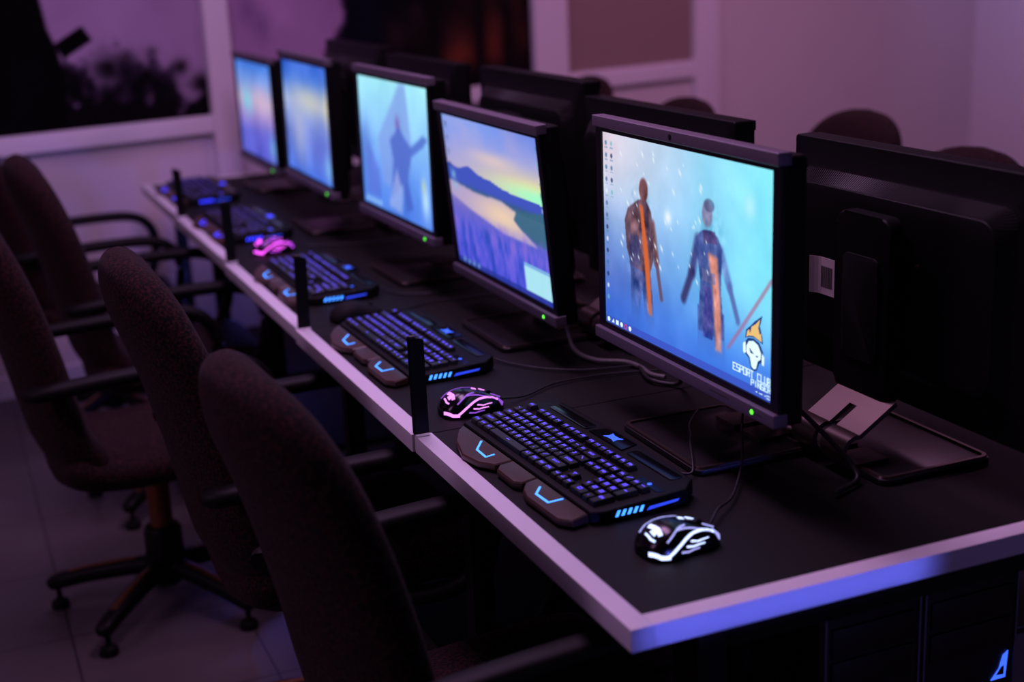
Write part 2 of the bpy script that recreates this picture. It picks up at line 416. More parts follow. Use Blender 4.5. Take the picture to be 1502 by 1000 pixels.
def pic_lake():
    p = Pic(220, 138); p.u = p.u / (1.13 - 0.13 * p.u)
    p.grad([(0, (48, 66, 196)), (0.25, (62, 84, 206)), (0.42, (120, 110, 196)), (0.6, (186, 168, 206)), (0.8, (150, 158, 228)), (1, (128, 160, 240))])
    n = vnoise(p.W, p.H, (4, 5), 11)
    p.fill(np.clip((p.v - 0.66) * 5, 0, 1) * np.clip(n * 2.2 - 0.75, 0, 1), (176, 172, 222), 0.85)
    p.fill(np.clip((p.v - 0.80) * 4, 0, 1) * np.clip((p.u - 0.35) * 2, 0, 1), (92, 120, 226), 0.7)
    ln = 0.665 - 0.02 * p.u
    p.fill(p.blob(0.95, 0.66, 0.55, 0.10), (255, 232, 150), 0.95); p.fill(p.blob(1.0, 0.635, 0.42, 0.06), (150, 255, 210), 0.9)
    p.fill(p.blob(0.5, 0.78, 0.25, 0.05), (236, 206, 190), 0.7)
    hill = 0.625 + 0.065 * np.exp(-((p.u - 0.22) / 0.10) ** 2) + 0.03 * np.exp(-((p.u - 0.42) / 0.12) ** 2) + 0.05 * np.exp(-(p.u / 0.1) ** 2) - 0.02 * p.u
    p.fill((p.v < hill).astype(float) * (p.v > 0.52), (62, 84, 190))
    p.fill(np.clip((0.575 - 0.02 * p.u - p.v) * 30, 0, 1) * (p.v > 0.5), (52, 92, 128), 0.9)
    lake = p.poly([(0, 0.56), (0.25, 0.53), (0.55, 0.535), (0.70, 0.50), (0.66, 0.45), (0.74, 0.40), (0.9, 0.33), (0.55, 0.33), (0.2, 0.40), (0, 0.46)], 2)
    p.fill(lake, (176, 160, 205)); p.fill(lake * p.blob(0.55, 0.44, 0.3, 0.11), (238, 208, 176), 0.95)
    p.fill(p.poly([(0.70, 0.51), (1, 0.56), (1, 0.34), (0.86, 0.36), (0.72, 0.41), (0.66, 0.45)], 2), (54, 104, 128), 0.9)
    f = vnoise(p.W, p.H, (30, 8), 13, 3)
    fm = np.clip((0.40 - p.v) * 8, 0, 1)
    p.fill(fm * np.clip(f * 2.4 - 0.7, 0, 1), (104, 96, 232), 0.85); p.fill(fm * np.clip(1.0 - f * 2.2, 0, 1), (30, 66, 160), 0.8)
    p.fill(fm * np.clip((0.3 - np.abs(p.v - 0.33)) * 3, 0, 1) * np.clip(f * 3 - 1.3, 0, 1), (166, 120, 196), 0.6)
    p.fill(p.rect(0, 1, 0, 0.03), (36, 52, 150), 0.8)
    p.fill(p.rect(0.72, 0.985, 0.035, 0.21), (176, 236, 244), 0.95); p.fill(p.rect(0.72, 0.985, 0.185, 0.21), (120, 170, 230), 0.9)
    icons(p, (0, 28), (4, 5), 5, u0=0.02, du=0.034, size=(0.018, 0.028), vtop=0.95, dv=0.09, a=0.6)
    p.fill(p.blob(0.05, 0.60, 0.02, 0.03), (140, 200, 230), 0.8); p.fill(p.blob(0.06, 0.53, 0.02, 0.03), (130, 190, 220), 0.7)
    for k in range(4): p.fill(p.blob(0.06 + 0.05 * k, 0.02, 0.012, 0.016), (150, 210, 235), 0.8)
    return p
def pic_mist():
    p = Pic(140, 88); p.u = p.u / (1.11 - 0.11 * p.u)
    p.grad([(0, (78, 130, 234)), (0.3, (96, 150, 240)), (0.6, (140, 200, 252)), (1, (168, 240, 255))])
    n = vnoise(p.W, p.H, (5, 3), 21); p.c += ((n - 0.5) * 40)[..., None]
    p.fill(p.poly([(0.25, 0.55), (0.6, 1.0), (0.68, 1.0), (0.74, 0.5), (0.6, 0.2), (0.3, 0.2)], 5), (128, 160, 232), 0.75)
    p.fill(p.blob(0.06, 0.45, 0.10, 0.22), (80, 118, 214), 0.7)
    p.fill(p.poly([(0.50, 0.62), (0.55, 0.70), (0.62, 0.62), (0.72, 0.55), (0.9, 0.66), (0.97, 0.64), (0.9, 0.58), (0.72, 0.48), (0.66, 0.30), (0.72, 0.10), (0.62, 0.05), (0.58, 0.26), (0.40, 0.10), (0.46, 0.42), (0.42, 0.56)], 2), (66, 94, 196), 0.74)
    p.fill(p.blob(0.545, 0.70, 0.03, 0.05), (120, 92, 180), 0.9)
    p.fill(p.poly([(0.36, 0.05), (0.5, 0.36), (0.58, 0.18), (0.55, 0.02)], 2), (176, 190, 240), 0.6)
    p.fill(p.poly([(0.05, 0.08), (0.1, 0.5), (0.24, 0.3), (0.26, 0.08)], 4), (88, 110, 214), 0.6)
    p.fill(p.blob(0.9, 0.2, 0.05, 0.13), (196, 236, 255), 0.9); p.fill(p.blob(0.88, 0.30, 0.025, 0.05), (190, 214, 170), 0.8)
    for k in range(4): p.fill(p.blob(0.05 + 0.06 * k, 0.035, 0.02, 0.02), (190, 240, 255), 0.8)
    return p
def pic_beam():
    p = Pic(100, 64)
    p.grad([(0, (66, 112, 226)), (0.35, (112, 134, 214)), (0.65, (158, 178, 226)), (0.85, (74, 122, 222)), (1, (56, 104, 214))])
    n = vnoise(p.W, p.H, (4, 3), 31); p.c += ((n - 0.5) * 60)[..., None]
    p.fill(p.blob(0.6, 0.68, 0.4, 0.12), (206, 204, 190), 0.8); p.fill(p.blob(0.32, 0.4, 0.14, 0.3), (176, 184, 216), 0.75)
    p.fill(p.blob(0.75, 0.28, 0.2, 0.18), (84, 104, 206), 0.7); p.fill(p.blob(0.93, 0.14, 0.08, 0.12), (130, 190, 240), 0.8)
    p.fill(p.blob(0.95, 0.66, 0.05, 0.14), (226, 216, 170), 0.7)
    return p
def pic_dusk():
    p = Pic(100, 64)
    p.grad([(0, (74, 86, 200)), (0.25, (92, 96, 206)), (0.42, (150, 130, 200)), (0.6, (190, 168, 200)), (0.8, (116, 150, 224)), (1, (60, 122, 226))])
    n = vnoise(p.W, p.H, (4, 3), 41); p.c += ((n - 0.5) * 50)[..., None]
    p.fill(p.blob(0.28, 0.58, 0.13, 0.14), (120, 210, 236), 0.9); p.fill(p.blob(0.7, 0.62, 0.25, 0.14), (206, 178, 206), 0.7)
    p.fill(p.blob(0.92, 0.16, 0.08, 0.12), (110, 190, 236), 0.8)
    return p

# ------------------------------------------------------------------ camera (solved from the desk edge and its five joints)
fwd = Vector((0.3649, 0.8904, -0.2722)).normalized()
rt = Vector((0.9199, -0.3898, -0.0439)); rt = (rt - fwd * rt.dot(fwd)).normalized(); upv = rt.cross(fwd)
cd = bpy.data.cameras.new('camera'); cam = bpy.data.objects.new('camera', cd); COL.objects.link(cam)
cam.matrix_world = Matrix(((rt.x, upv.x, -fwd.x, -0.6654), (rt.y, upv.y, -fwd.y, -1.2987), (rt.z, upv.z, -fwd.z, TZ + 0.7668), (0, 0, 0, 1)))
cd.sensor_width = 36.0; cd.lens = 2034.6 * 36 / 1502; cd.clip_start = 0.05
cd.dof.use_dof = True; cd.dof.focus_distance = 2.2; cd.dof.aperture_fstop = 2.3
scene.camera = cam

# ------------------------------------------------------------------ the room
WA = math.radians(11.5); WD = Vector((math.cos(WA), math.sin(WA), 0)); WN = Vector((-math.sin(WA), math.cos(WA), 0))   # back wall, slightly askew
W0 = Vector((-0.791, 3.889, 0)); CEIL = 2.8
WM = Matrix(((WD.x, WN.x, 0, W0.x), (WD.y, WN.y, 0, W0.y), (0, 0, 1, 0), (0, 0, 0, 1)))   # s, depth (behind +), z
struct(box('floor', (-3.2, -3.5, -0.1), (8.2, 8.0, 0), 'floor_tiles'))
struct(box('ceiling', (-3.2, -3.5, CEIL), (8.2, 8.0, CEIL + 0.1), 'ceiling_paint'))
struct(box('wall_back', (-2.6, 0, 0), (5.72, 0.12, CEIL), 'wall_paint', M=WM))
struct(box('wall_right', (5.72, -9.0, 0), (5.84, 0.12, CEIL), 'wall_paint', M=WM))
struct(box('wall_left', (-3.0, -3.5, 0), (-2.88, 3.5, CEIL), 'wall_paint'))
struct(box('baseboard_back', (-2.2, -0.012, 0), (5.72, 0, 0.08), 'frame_white', M=WM))
n_tr = 0
def trim(lo, hi):
    global n_tr; n_tr += 1
    struct(box('trim_%d' % n_tr, lo, hi, 'frame_white', M=WM, bev=0.004))
trim((-2.2, -0.035, 0.885), (1.154, 0, 0.952))
trim((1.25, -0.035, 0.885), (2.672, 0, 0.952))
trim((2.852, -0.035, 0.885), (3.605, 0, 0.952))
trim((1.154, -0.045, 0.08), (1.25, 0, CEIL)); trim((2.672, -0.045, 0.08), (2.852, 0, CEIL)); trim((3.605, -0.045, 0.08), (3.755, 0, CEIL))
trim((-2.2, -0.03, 2.1), (3.605, 0, 2.17))

# wall prints: plain dark-on-mauve scenery
def poster(name, label, s0, s1, z0, z1, pic):
    t = thing(name, label, 'poster', tuple(WM @ Vector(((s0 + s1) / 2, 0, z0))))
    t.rotation_euler = (0, 0, WA)
    w = s1 - s0; h = z1 - z0
    box('backing_board', (-w / 2, -0.012, 0), (w / 2, -0.001, h), 'black_plastic', t)
    picture('print', pic, lambda u, v: np.stack([(u - 0.5) * w, np.full_like(u, -0.0135), v * h], -1), 'poster_print', t)
s0, s1, z0, z1 = -0.9, 1.152, 0.953, 2.098
p = Pic(420, 240)
S = s0 + p.u * (s1 - s0); Zz = z0 + p.v * (z1 - z0)
px = (S - 0.363 - 0.14 * (Zz - 0.949)) * 388; py = 203 - 0.1085 * px - (Zz - 0.949) * 429     # reading the photograph's layout off the wall plane
p.c[:] = (166, 140, 172); n = vnoise(p.W, p.H, (6, 4), 51); p.c += ((n - 0.5) * 34)[..., None]
nb = vnoise(p.W, p.H, (26, 14), 53, 4)
h_b = 104 - 0.06 * px + (nb - 0.5) * 170
p.fill(np.clip((py - h_b) / 26, 0, 1), (50, 37, 58), 0.9); p.fill(np.clip((py - h_b - 24 + (nb - .5) * 40) / 22, 0, 1), (9, 6, 10), 0.97)
for (bx, by, br) in ((150, 96, 26), (190, 108, 24), (212, 70, 9), (256, 92, 12), (290, 118, 16), (232, 128, 24), (176, 80, 12)):
    p.fill(np.exp(-(((px - bx) / br) ** 2 + ((py - by) / br) ** 2)) * np.clip(nb * 2.4 - 0.4, 0, 1), (14, 10, 16), 0.95)
edge = np.interp(py, [-900, -40, 0, 40, 70, 110, 160, 210], [40, 44, 54, 64, 78, 90, 94, 98])
p.fill(np.clip((edge - px) / 5, 0, 1), (3, 2, 4), 1.0)
bar = np.abs((py - 71) * 0.80 + (px - 82) * 0.60) ; along = (px - 82) * 0.80 - (py - 71) * 0.60
p.fill(np.clip((14.5 - bar) / 3, 0, 1) * np.clip((along + 6) / 3, 0, 1) * np.clip((46 - along) / 3, 0, 1), (3, 2, 4), 1.0)
p.fill(np.clip((px > -400) * nb * 1.6 - 0.75, 0, 1) * np.clip((edge - px - 10) / 20, 0, 1) * np.clip((py - 60) / 60, 0, 1) * 0.5, (40, 34, 58), 0.5)
poster('wall_poster', 'mauve wall poster with black silhouettes and ragged bushes left of the white post', s0, s1, z0, z1, p)
s0, s1 = 1.252, 2.670
p = Pic(300, 240); S = s0 + p.u * (s1 - s0); Zz = z0 + p.v * (z1 - z0)
px = 325 + (S - 1.25) * 318; py = 165 - (px - 325) * 0.108 - (Zz - 0.953) * 345
p.c[:] = (172, 138, 178); n = vnoise(p.W, p.H, (6, 5), 61); p.c += ((n - 0.5) * 36)[..., None]
for (bx, by) in ((355, 30), (372, 52), (350, -40), (420, -20)):
    p.fill(np.exp(-(((px - bx) / 12) ** 2 + ((py - by) / 22) ** 2)), (122, 92, 136), 0.6)
nb = vnoise(p.W, p.H, (10, 10), 63, 4)
dk = np.clip((px - (480 + (nb - 0.5) * 46 - np.clip(py - 40, 0, 60) * 0.5)) / 14, 0, 1)
p.fill(dk, (8, 7, 12), 1.0); p.fill(dk * np.exp(-((px - 515) / 40) ** 2), (12, 13, 30), 0.9)
na = vnoise(p.W, p.H, (9, 5), 65, 3)
for (bx, by, rx, ry, c, a) in ((660, 80, 26, 40, (150, 70, 42), .8), (725, 10, 18, 60, (176, 92, 60), .9), (712, 80, 22, 46, (140, 60, 42), .8), (640, 95, 30, 24, (120, 54, 38), .7),
                               (755, 60, 24, 70, (86, 42, 34), .8), (590, 20, 18, 20, (58, 42, 46), .8), (690, -60, 50, 60, (120, 66, 52), .7), (620, 50, 60, 30, (50, 32, 32), .7), (560, 60, 16, 24, (56, 36, 36), .6)):
    p.fill(dk * np.exp(-(((px - bx) / rx) ** 2 + ((py - by) / ry) ** 2)) * np.clip(na * 2.2 - 0.35, 0, 1), c, a)
for (bx, w_) in ((692, 8), (738, 9), (618, 12)):
    p.fill(np.exp(-((px - bx) / w_) ** 2) * np.clip((py + 20) / 30, 0, 1) * dk, (14, 11, 14), 0.9)
poster('wall_poster', 'dark wall poster with orange glow behind the far monitors', s0, s1, z0, z1, p)
t = thing('wall_panel', 'plain grey-brown panel in a white frame above the far right chairs', 'panel', tuple(WM @ Vector((3.228, 0, 0.953))))
t.rotation_euler = (0, 0, WA)
box('panel_sheet', (-0.375, -0.014, 0), (0.375, -0.001, 1.145), 'panel_brown', t)
box('edge_bead', (-0.375, -0.02, 0), (0.375, -0.0145, 0.012), 'frame_white', t)

# ------------------------------------------------------------------ desks: five units in a row
DX = [0.0, -0.004, 0.002, 0.009, 0.015]
dlabels = ['black desk unit at the near end with white trim on its end', 'black desk unit under the screen with the lake picture', 'black desk unit under the misty pale blue screen, middle of the row',
           'black desk unit carrying the magenta-glowing mouse', 'black desk unit at the far end of the row by the wall']
FR = 0.03
for k in range(5):
    d = thing('desk', dlabels[k], 'desk', (DX[k], UL * k, 0), 0, 'desk units joined in one long row')
    y0, y1 = 0.0015, UL - 0.0015
    ya = y0 + (FR if k == 0 else 0); yb = y1 - (FR if k == 4 else 0)
    box('tabletop', (FR, ya, TZ - 0.026), (TW - FR, yb, TZ - 0.002), 'desk_black', d, 0.0008, 1)
    zt = TZ + (0.0, 0.001, -0.001, 0.001, 0)[k]
    # L-mitred white square tube
    for x0, x1 in ((0, FR), (TW - FR, TW)):
        box('trim_rail', (x0, y0, TZ - FR), (x1, y1, zt), 'white_paint', d, 0.0018, 2)
    if k == 0: box('end_rail', (FR, y0, TZ - FR), (TW - FR, y0 + FR, zt), 'white_paint', d, 0.0018, 2)
    if k == 4: box('end_rail', (FR, y1 - FR, TZ - FR), (TW - FR, y1, zt), 'white_paint', d, 0.0018, 2)
    for x in (0.10, TW - 0.14):
        box('leg', (x, 0.02, 0), (x + 0.04, 0.06, TZ - FR), 'steel_black', d, 0.003)
        if k == 4: box('leg', (x, y1 - 0.06, 0), (x + 0.04, y1 - 0.02, TZ - FR), 'steel_black', d, 0.003)
    box('cross_rail', (0.14, 0.025, 0.64 if k else 0.68), (TW - 0.14, 0.055, TZ - FR), 'steel_black', d, 0.002)
    box('lower_shelf', (0.142, 0.062, 0.15), (TW - 0.142, UL - 0.01, 0.168), 'matte_black', d, 0.002)

# flat upright bars at the joints
plabels = ['flat black upright bar on the white trim beside the purple-glowing mouse', 'flat black upright bar beside the unlit black mouse, second from the near end',
           'flat black upright bar on the white trim left of the magenta-glowing mouse', 'flat black upright bar at the far end of the trim in front of the wall']
for k in range(1, 5):
    o = thing('upright_bar', plabels[k - 1], 'post', (DX[k] + (0.003, 0.001, 0, 0)[k - 1], UL * k, TZ + 0.0012), 0, 'upright bars at the desk joints')
    lean = (0.0, 0.004, -0.002, -0.003)[k - 1]
    h = (0.168, 0.160, 0.163, 0.152)[k - 1]
    bm = bmesh.new()
    sec = [(0.0, -0.006), (0.026, -0.006), (0.026, 0.004), (0.0, 0.004)]
    vs0 = [bm.verts.new((x, y, 0)) for x, y in sec]; vs1 = [bm.verts.new((x + lean, y, h - (0.007 if x > 0.01 else 0))) for x, y in sec]
    bm.faces.new(vs0[::-1]); bm.faces.new(vs1)
    for i in range(4): bm.faces.new((vs0[i], vs0[(i + 1) % 4], vs1[(i + 1) % 4], vs1[i]))
    bmesh.ops.bevel(bm, geom=bm.edges[:], offset=0.0012, segments=2, affect='EDGES')
    bm_obj('bar', bm, 'steel_black', o, True, 0.6)
    box('cap', (lean + 0.002, -0.005, h - 0.0028), (lean + 0.012, 0.003, h + 0.0005), 'palm_rest', o, 0.0004, 1)
    box('foot_tab', (0.001, -0.0155, 0), (0.025, -0.006, 0.0012), 'white_paint', o, 0.0003, 1)

# ------------------------------------------------------------------ monitors
def xform(tilt, zc, yc=0.0):
    """tilt about the local x axis through (yc, zc): positive leans the top towards the viewer (-y)"""
    c, s = math.cos(tilt), math.sin(tilt)
    return lambda v: Vector((v[0], yc + (v[1] - yc) * c - (v[2] - zc) * s, zc + (v[1] - yc) * s + (v[2] - zc) * c))
def bake(o, f):
    for v in o.data.vertices: v.co = f(v.co)
    o.data.update()
SW, SH = 0.518, 0.324
def housing(name, W, z0, z1, parent):
    """rear shell: flat rim, ribbed slope, raised rounded back"""
    zc = (z0 + z1) / 2; H = z1 - z0
    rings = []
    for w, h, r, y in ((W, H, 0.005, 0.002), (W, H, 0.005, 0.034), (W - 0.003, H - 0.003, 0.005, 0.0365), (W - 0.058, H - 0.086, 0.02, 0.0395), (W - 0.072, H - 0.100, 0.026, 0.0435), (W - 0.096, H - 0.126, 0.032, 0.0585),
                       (W - 0.104, H - 0.134, 0.032, 0.0640), (W - 0.122, H - 0.152, 0.032, 0.0665)):
        rings.append([Vector((x, y, zc - 0.004 + z)) for x, z in rounded(w, h, r, 6)])
    return loft(name, rings, 'black_plastic', parent, autosmooth=0.5)
def ribs(W, z0, z1, parent):
    zc = (z0 + z1) / 2 - 0.004; H = z1 - z0; bm = bmesh.new()
    o = rounded(W - 0.066, H - 0.092, 0.024, 7); i_ = rounded(W - 0.100, H - 0.130, 0.032, 7)
    def at(pts, t):
        n = len(pts); L = [math.dist(pts[k], pts[(k + 1) % n]) for k in range(n)]; T = sum(L) * t; k = 0
        while T > L[k] and k < n - 1: T -= L[k]; k += 1
        f = T / max(L[k], 1e-9); a, b = pts[k], pts[(k + 1) % n]
        return a[0] + (b[0] - a[0]) * f, a[1] + (b[1] - a[1]) * f
    N = 300
    for k in range(N):
        t = k / N
        a = at(o, t)
        if a[1] < H * 0.30: continue
        b = at(i_, t); A = Vector((a[0], 0.0412, zc + a[1])); B = Vector((b[0], 0.0610, zc + b[1]))
        d = (B - A); sd = d.cross(Vector((0, 1, 0)))
        if sd.length < 1e-6: continue
        sd = sd.normalized() * 0.0010; nn = Vector((0, 0.0024, 0))
        vs = [bm.verts.new(v) for v in (A - sd, A + sd, B + sd, B - sd, A - sd + nn, A + sd + nn, B + sd + nn, B - sd + nn)]
        for f in ((4, 5, 6, 7), (0, 1, 5, 4), (1, 2, 6, 5), (2, 3, 7, 6), (3, 0, 4, 7)): bm.faces.new([vs[j] for j in f])
    return bm_obj('vent_grille', bm, 'grille_black', parent)
def stand(parent, zc, slide=0.0, top=0.085):
    """base plate, curled foot and slanted slotted plate, then the upright column behind the panel"""
    poly = rounded(0.25, 0.20, 0.016, 5, 0, 0.055)
    base = prism('stand_base', poly, 0.0, 0.008, 'stand_plate', parent, 0.003, 3)
    bm = bmesh.new()
    outer = rounded(0.246, 0.196, 0.015, 5, 0, 0.055); inner = rounded(0.232, 0.182, 0.010, 5, 0, 0.055); n = len(outer)
    for (zz) in (0,):
        lo = [bm.verts.new((x, y, 0.0082)) for x, y in outer]; hi = [bm.verts.new((x * 0.99, 0.055 + (y - 0.055) * 0.99, 0.0112)) for x, y in outer]
        hin = [bm.verts.new((x, y, 0.0112)) for x, y in inner]; lin_ = [bm.verts.new((x, y, 0.0082)) for x, y in inner]
        for i in range(n):
            j = (i + 1) % n
            bm.faces.new((lo[i], lo[j], hi[j], hi[i])); bm.faces.new((hi[i], hi[j], hin[j], hin[i])); bm.faces.new((hin[i], hin[j], lin_[j], lin_[i]))
    bm_obj('base_rim', bm, 'stand_metal', parent, True, 0.6)
    # bent sheet profile in (y,z): from base up round the curl and along the slant
    prof = [(0.10, 0.0105), (0.145, 0.0105)]
    for k in range(9):
        a = -90 + 24 * k
        prof.append((0.156 + 0.023 * math.cos(math.radians(a)), 0.0335 + 0.023 * math.sin(math.radians(a))))
    prof += [(0.088, 0.096)]
    th = 0.0075
    def slab(x0, x1, name, m, pr):
        bm = bmesh.new(); n = len(pr); nor = []
        for i in range(n):
            a = pr[max(0, i - 1)]; b = pr[min(n - 1, i + 1)]; d = math.hypot(b[0] - a[0], b[1] - a[1]); nor.append(((b[1] - a[1]) / d, -(b[0] - a[0]) / d))
        V = []
        for i in range(n):
            y, z = pr[i]; ny, nz = nor[i]
            V.append([bm.verts.new((x, y - s_ * ny * th / 2, z - s_ * nz * th / 2)) for x, s_ in ((x0, 1), (x1, 1), (x1, -1), (x0, -1))])
        for i in range(n - 1):
            for k in range(4): bm.faces.new((V[i][k], V[i][(k + 1) % 4], V[i + 1][(k + 1) % 4], V[i + 1][k]))
        bm.faces.new(V[0][::-1]); bm.faces.new(V[-1])
        return bm, name, m
    for x0, x1 in ((-0.065, -0.009), (0.009, 0.065)):
        bm, nm, m_ = slab(x0, x1, 'stand_foot', 'stand_metal', prof)
        bm_obj('stand_foot', bm, 'stand_metal', parent, True, 0.5)
    e0, e1 = prof[-2], prof[-1]; mid = tuple(e0[i] * 0.42 + e1[i] * 0.58 for i in (0, 1))
    bm, nm, m_ = slab(-0.0092, 0.0092, 'foot_bridge', 'stand_metal', [mid, e1]); bm_obj('foot_bridge', bm, 'stand_metal', parent)
    col = prism('stand_column', rounded(0.13, zc + top - 0.086, 0.022, 6, slide, (zc + top + 0.086) / 2), 0.0, 0.024, 'black_plastic', parent, 0.006, 3,
                M=Matrix(((1, 0, 0, 0), (0, 0, 1, 0.074), (0, 1, 0, 0), (0, 0, 0, 1))))
    prism('column_plate', rounded(0.085, 0.16, 0.012, 5, slide, zc - 0.04), 0.0, 0.004, 'matte_black', parent, 0.0015, 2, M=Matrix(((1, 0, 0, 0), (0, 0, 1, 0.0975), (0, 1, 0, 0), (0, 0, 0, 1))))
def monitor(label, loc, rz, zc, tilt=0.0, pic=None, kw=1.0, front=True, webcam=False, group='monitors on the desks'):
    t = thing('monitor', label, 'monitor', loc, rz, group)
    f = xform(tilt, zc); W = SW * kw + 0.042
    z0 = zc - SH / 2 - 0.030; z1 = zc + SH / 2 + 0.026
    P = []
    hz1 = z1 - 0.002 if pic is not None else z1 + 0.004
    P.append(housing('rear_housing', W - 0.004, z0 + 0.004, hz1, t))
    P.append(ribs(W - 0.004, z0 + 0.004, hz1, t))
    # bezel frame
    bm = bmesh.new(); o_ = rounded(W - 0.006, z1 - z0 - 0.03, 0.003, 2, 0, (z0 + z1) / 2); i_ = [(sx * SW * kw / 2, zc + sy * SH / 2) for sx, sy in ((1, 1), (-1, 1), (-1, -1), (1, -1))]
    add_box(bm, (-W / 2 + 0.002, -0.004, z0 + 0.012), (-SW * kw / 2, 0.004, z1 - 0.012)); add_box(bm, (SW * kw / 2, -0.004, z0 + 0.012), (W / 2 - 0.002, 0.004, z1 - 0.012))
    add_box(bm, (-SW * kw / 2, -0.004, z0 + 0.012), (SW * kw / 2, 0.004, zc - SH / 2)); add_box(bm, (-SW * kw / 2, -0.004, zc + SH / 2), (SW * kw / 2, 0.004, z1 - 0.012))
    P.append(bm_obj('bezel', bm, 'bezel_black', t))
    P.append(box('top_bar', (-W / 2, -0.010, z1 - 0.0185), (W / 2, 0.012, z1), 'silver_bar', t, 0.0025, 3) if pic is not None else box('top_bar', (-W / 2 + 0.004, -0.009, z1 - 0.0185), (W / 2 - 0.004, 0.012, z1 - 0.001), 'black_plastic', t, 0.0025, 3))
    P.append(box('bottom_bar', (-W / 2, -0.012, z0), (W / 2, 0.012, z0 + 0.020), 'silver_bar' if pic is not None else 'black_plastic', t, 0.003, 3))
    if pic is not None:
        P.append(picture('screen', pic, lambda u, v: np.stack([(u - 0.5) * SW * kw, np.full_like(u, -0.0005), zc + (v - 0.5) * SH], -1), 'screen_picture', t))
        P.append(lathe('power_light', [(0.0034, 0), (0.0034, 0.0012), (0.002, 0.0016)], 'led_green', t, 12, M=Matrix(((1, 0, 0, W / 2 - 0.055), (0, 0, -1, -0.0118), (0, 1, 0, z0 + 0.010), (0, 0, 0, 1)))))
        for q in (strokes('-', W / 2 - 0.046, z0 + 0.007, 0.016, 0.006, 0.002, 0.0022), strokes('-', W / 2 - 0.17, z0 + 0.008, 0.052, 0.006, 0.003, 0.0022)):
            vs = [(x, -0.0122, z) for qq in q for x, z in qq]
            P.append(mesh_obj('bar_printing', vs, [tuple(range(4 * i, 4 * i + 4)) for i in range(len(q))], 'print_grey', t))
    else:
        P.append(box('screen', (-SW * kw / 2, -0.001, zc - SH / 2), (SW * kw / 2, 0.002, zc + SH / 2), 'glass_dark', t))
    if webcam:
        P.append(lathe('webcam', [(0.0045, 0), (0.0045, 0.001), (0.003, 0.0016)], 'black_gloss', t, 14, M=Matrix(((1, 0, 0, -0.012), (0, 0, -1, -0.0098), (0, 1, 0, z1 - 0.010), (0, 0, 0, 1)))))
    for o in P: bake(o, f)
    stand(t, zc, 0.0 if pic is not None else 0.014, 0.085 if pic is not None else 0.102)
    return t, f
RZL, RZR = -PI / 2, PI / 2
mons = {}
Y0 = [0.506, 1.262, 1.907, 2.656, 3.500]; X0 = [0.356, 0.360, 0.363, 0.345, 0.385]; ZC = [0.308, 0.273, 0.313, 0.314, 0.268]; TI = [-0.007, 0.076, -0.010, -0.012, -0.003]
YW = [-0.009, -0.013, 0.008, -0.013, 0.002]
pics = [pic_figures(), pic_lake(), pic_mist(), pic_beam(), pic_dusk()]
mlab = ['lit monitor showing two standing figures and a flaming club emblem', 'lit monitor showing a lake at sunset above blue flowers', 'lit monitor showing a dark figure in pale cyan mist',
        'lit monitor with blurred blue and pale yellow picture, right neighbour of the farthest lit one', 'farthest lit monitor of the row, with a pink and blue sky picture']
for k in range(5):
    mons[k] = monitor(mlab[k], (X0[k], Y0[k], TZ), RZL + YW[k], ZC[k], TI[k], pics[k], webcam=(k == 0))
rY = [0.343, 1.112, 1.72, 2.49, 3.15]; rZ = [0.267, 0.268, 0.296, 0.290, 0.305]; rK = [1.0, 1.10, 1.08, 1.08, 1.12]
rlab = ['large monitor seen from behind at the right edge with a paper barcode sticker', 'black monitor seen from behind, just beyond the screen with the two figures', 'black monitor seen from behind over the lake screen',
        'black monitor seen from behind, beside the misty cyan screen', 'farthest black monitor seen from behind, in front of the dark poster']
rm = []
for k in range(5):
    rm.append(monitor(rlab[k], (0.676, rY[k], TZ), RZR, rZ[k], 0.0, None, rK[k], group='monitors facing away on the far side')[0])
# details on the near rear-facing monitor
t = rm[0]; zc = rZ[0]
bm = bmesh.new()
for i in range(8):
    x = 0.082 + 0.0062 * i; yy = 0.0668 + 0.006 * (i / 7) ** 2 * 0 + (0.004 if i == 7 else 0)
    pass
N = 8; V = []
for i in range(N + 1):
    x = 0.122 + 0.055 * i / N; y = 0.0672 + 0.009 * max(0, (i / N - 0.6)) ** 2 * 6
    V.append([bm.verts.new((x, y, zc - 0.052)), bm.verts.new((x, y, zc + 0.008)), bm.verts.new((x, y + 0.0006, zc + 0.008)), bm.verts.new((x, y + 0.0006, zc - 0.052))])
for i in range(N):
    for k in range(4): bm.faces.new((V[i][k], V[i][(k + 1) % 4], V[i + 1][(k + 1) % 4], V[i + 1][k]))
bm.faces.new(V[0][::-1]); bm.faces.new(V[-1])
st = bm_obj('barcode_sticker', bm, 'label_paper', t); st['label'] = 'white paper barcode sticker'
bm = bmesh.new(); r_ = random.Random(3); x = 0.128
while x < 0.156:
    w = r_.choice((0.0008, 0.0014, 0.002)); add_box(bm, (x, 0.0679, zc - 0.040), (x + w, 0.0682, zc - 0.006)); x += w + r_.choice((0.001, 0.0016))
bm_obj('barcode', bm, 'print_grey', st)
box('small_sticker', (0.086, 0.0667, zc - 0.088), (0.098, 0.0672, zc - 0.070), 'label_paper', t)
for sx in (-0.075, 0.075):
    lathe('rear_screw', [(0.004, 0), (0.004, 0.002), (0.0025, 0.0028)], 'stand_metal', t, 10, M=Matrix(((1, 0, 0, sx), (0, 0, 1, 0.0665), (0, 1, 0, zc + 0.035), (0, 0, 0, 1))))

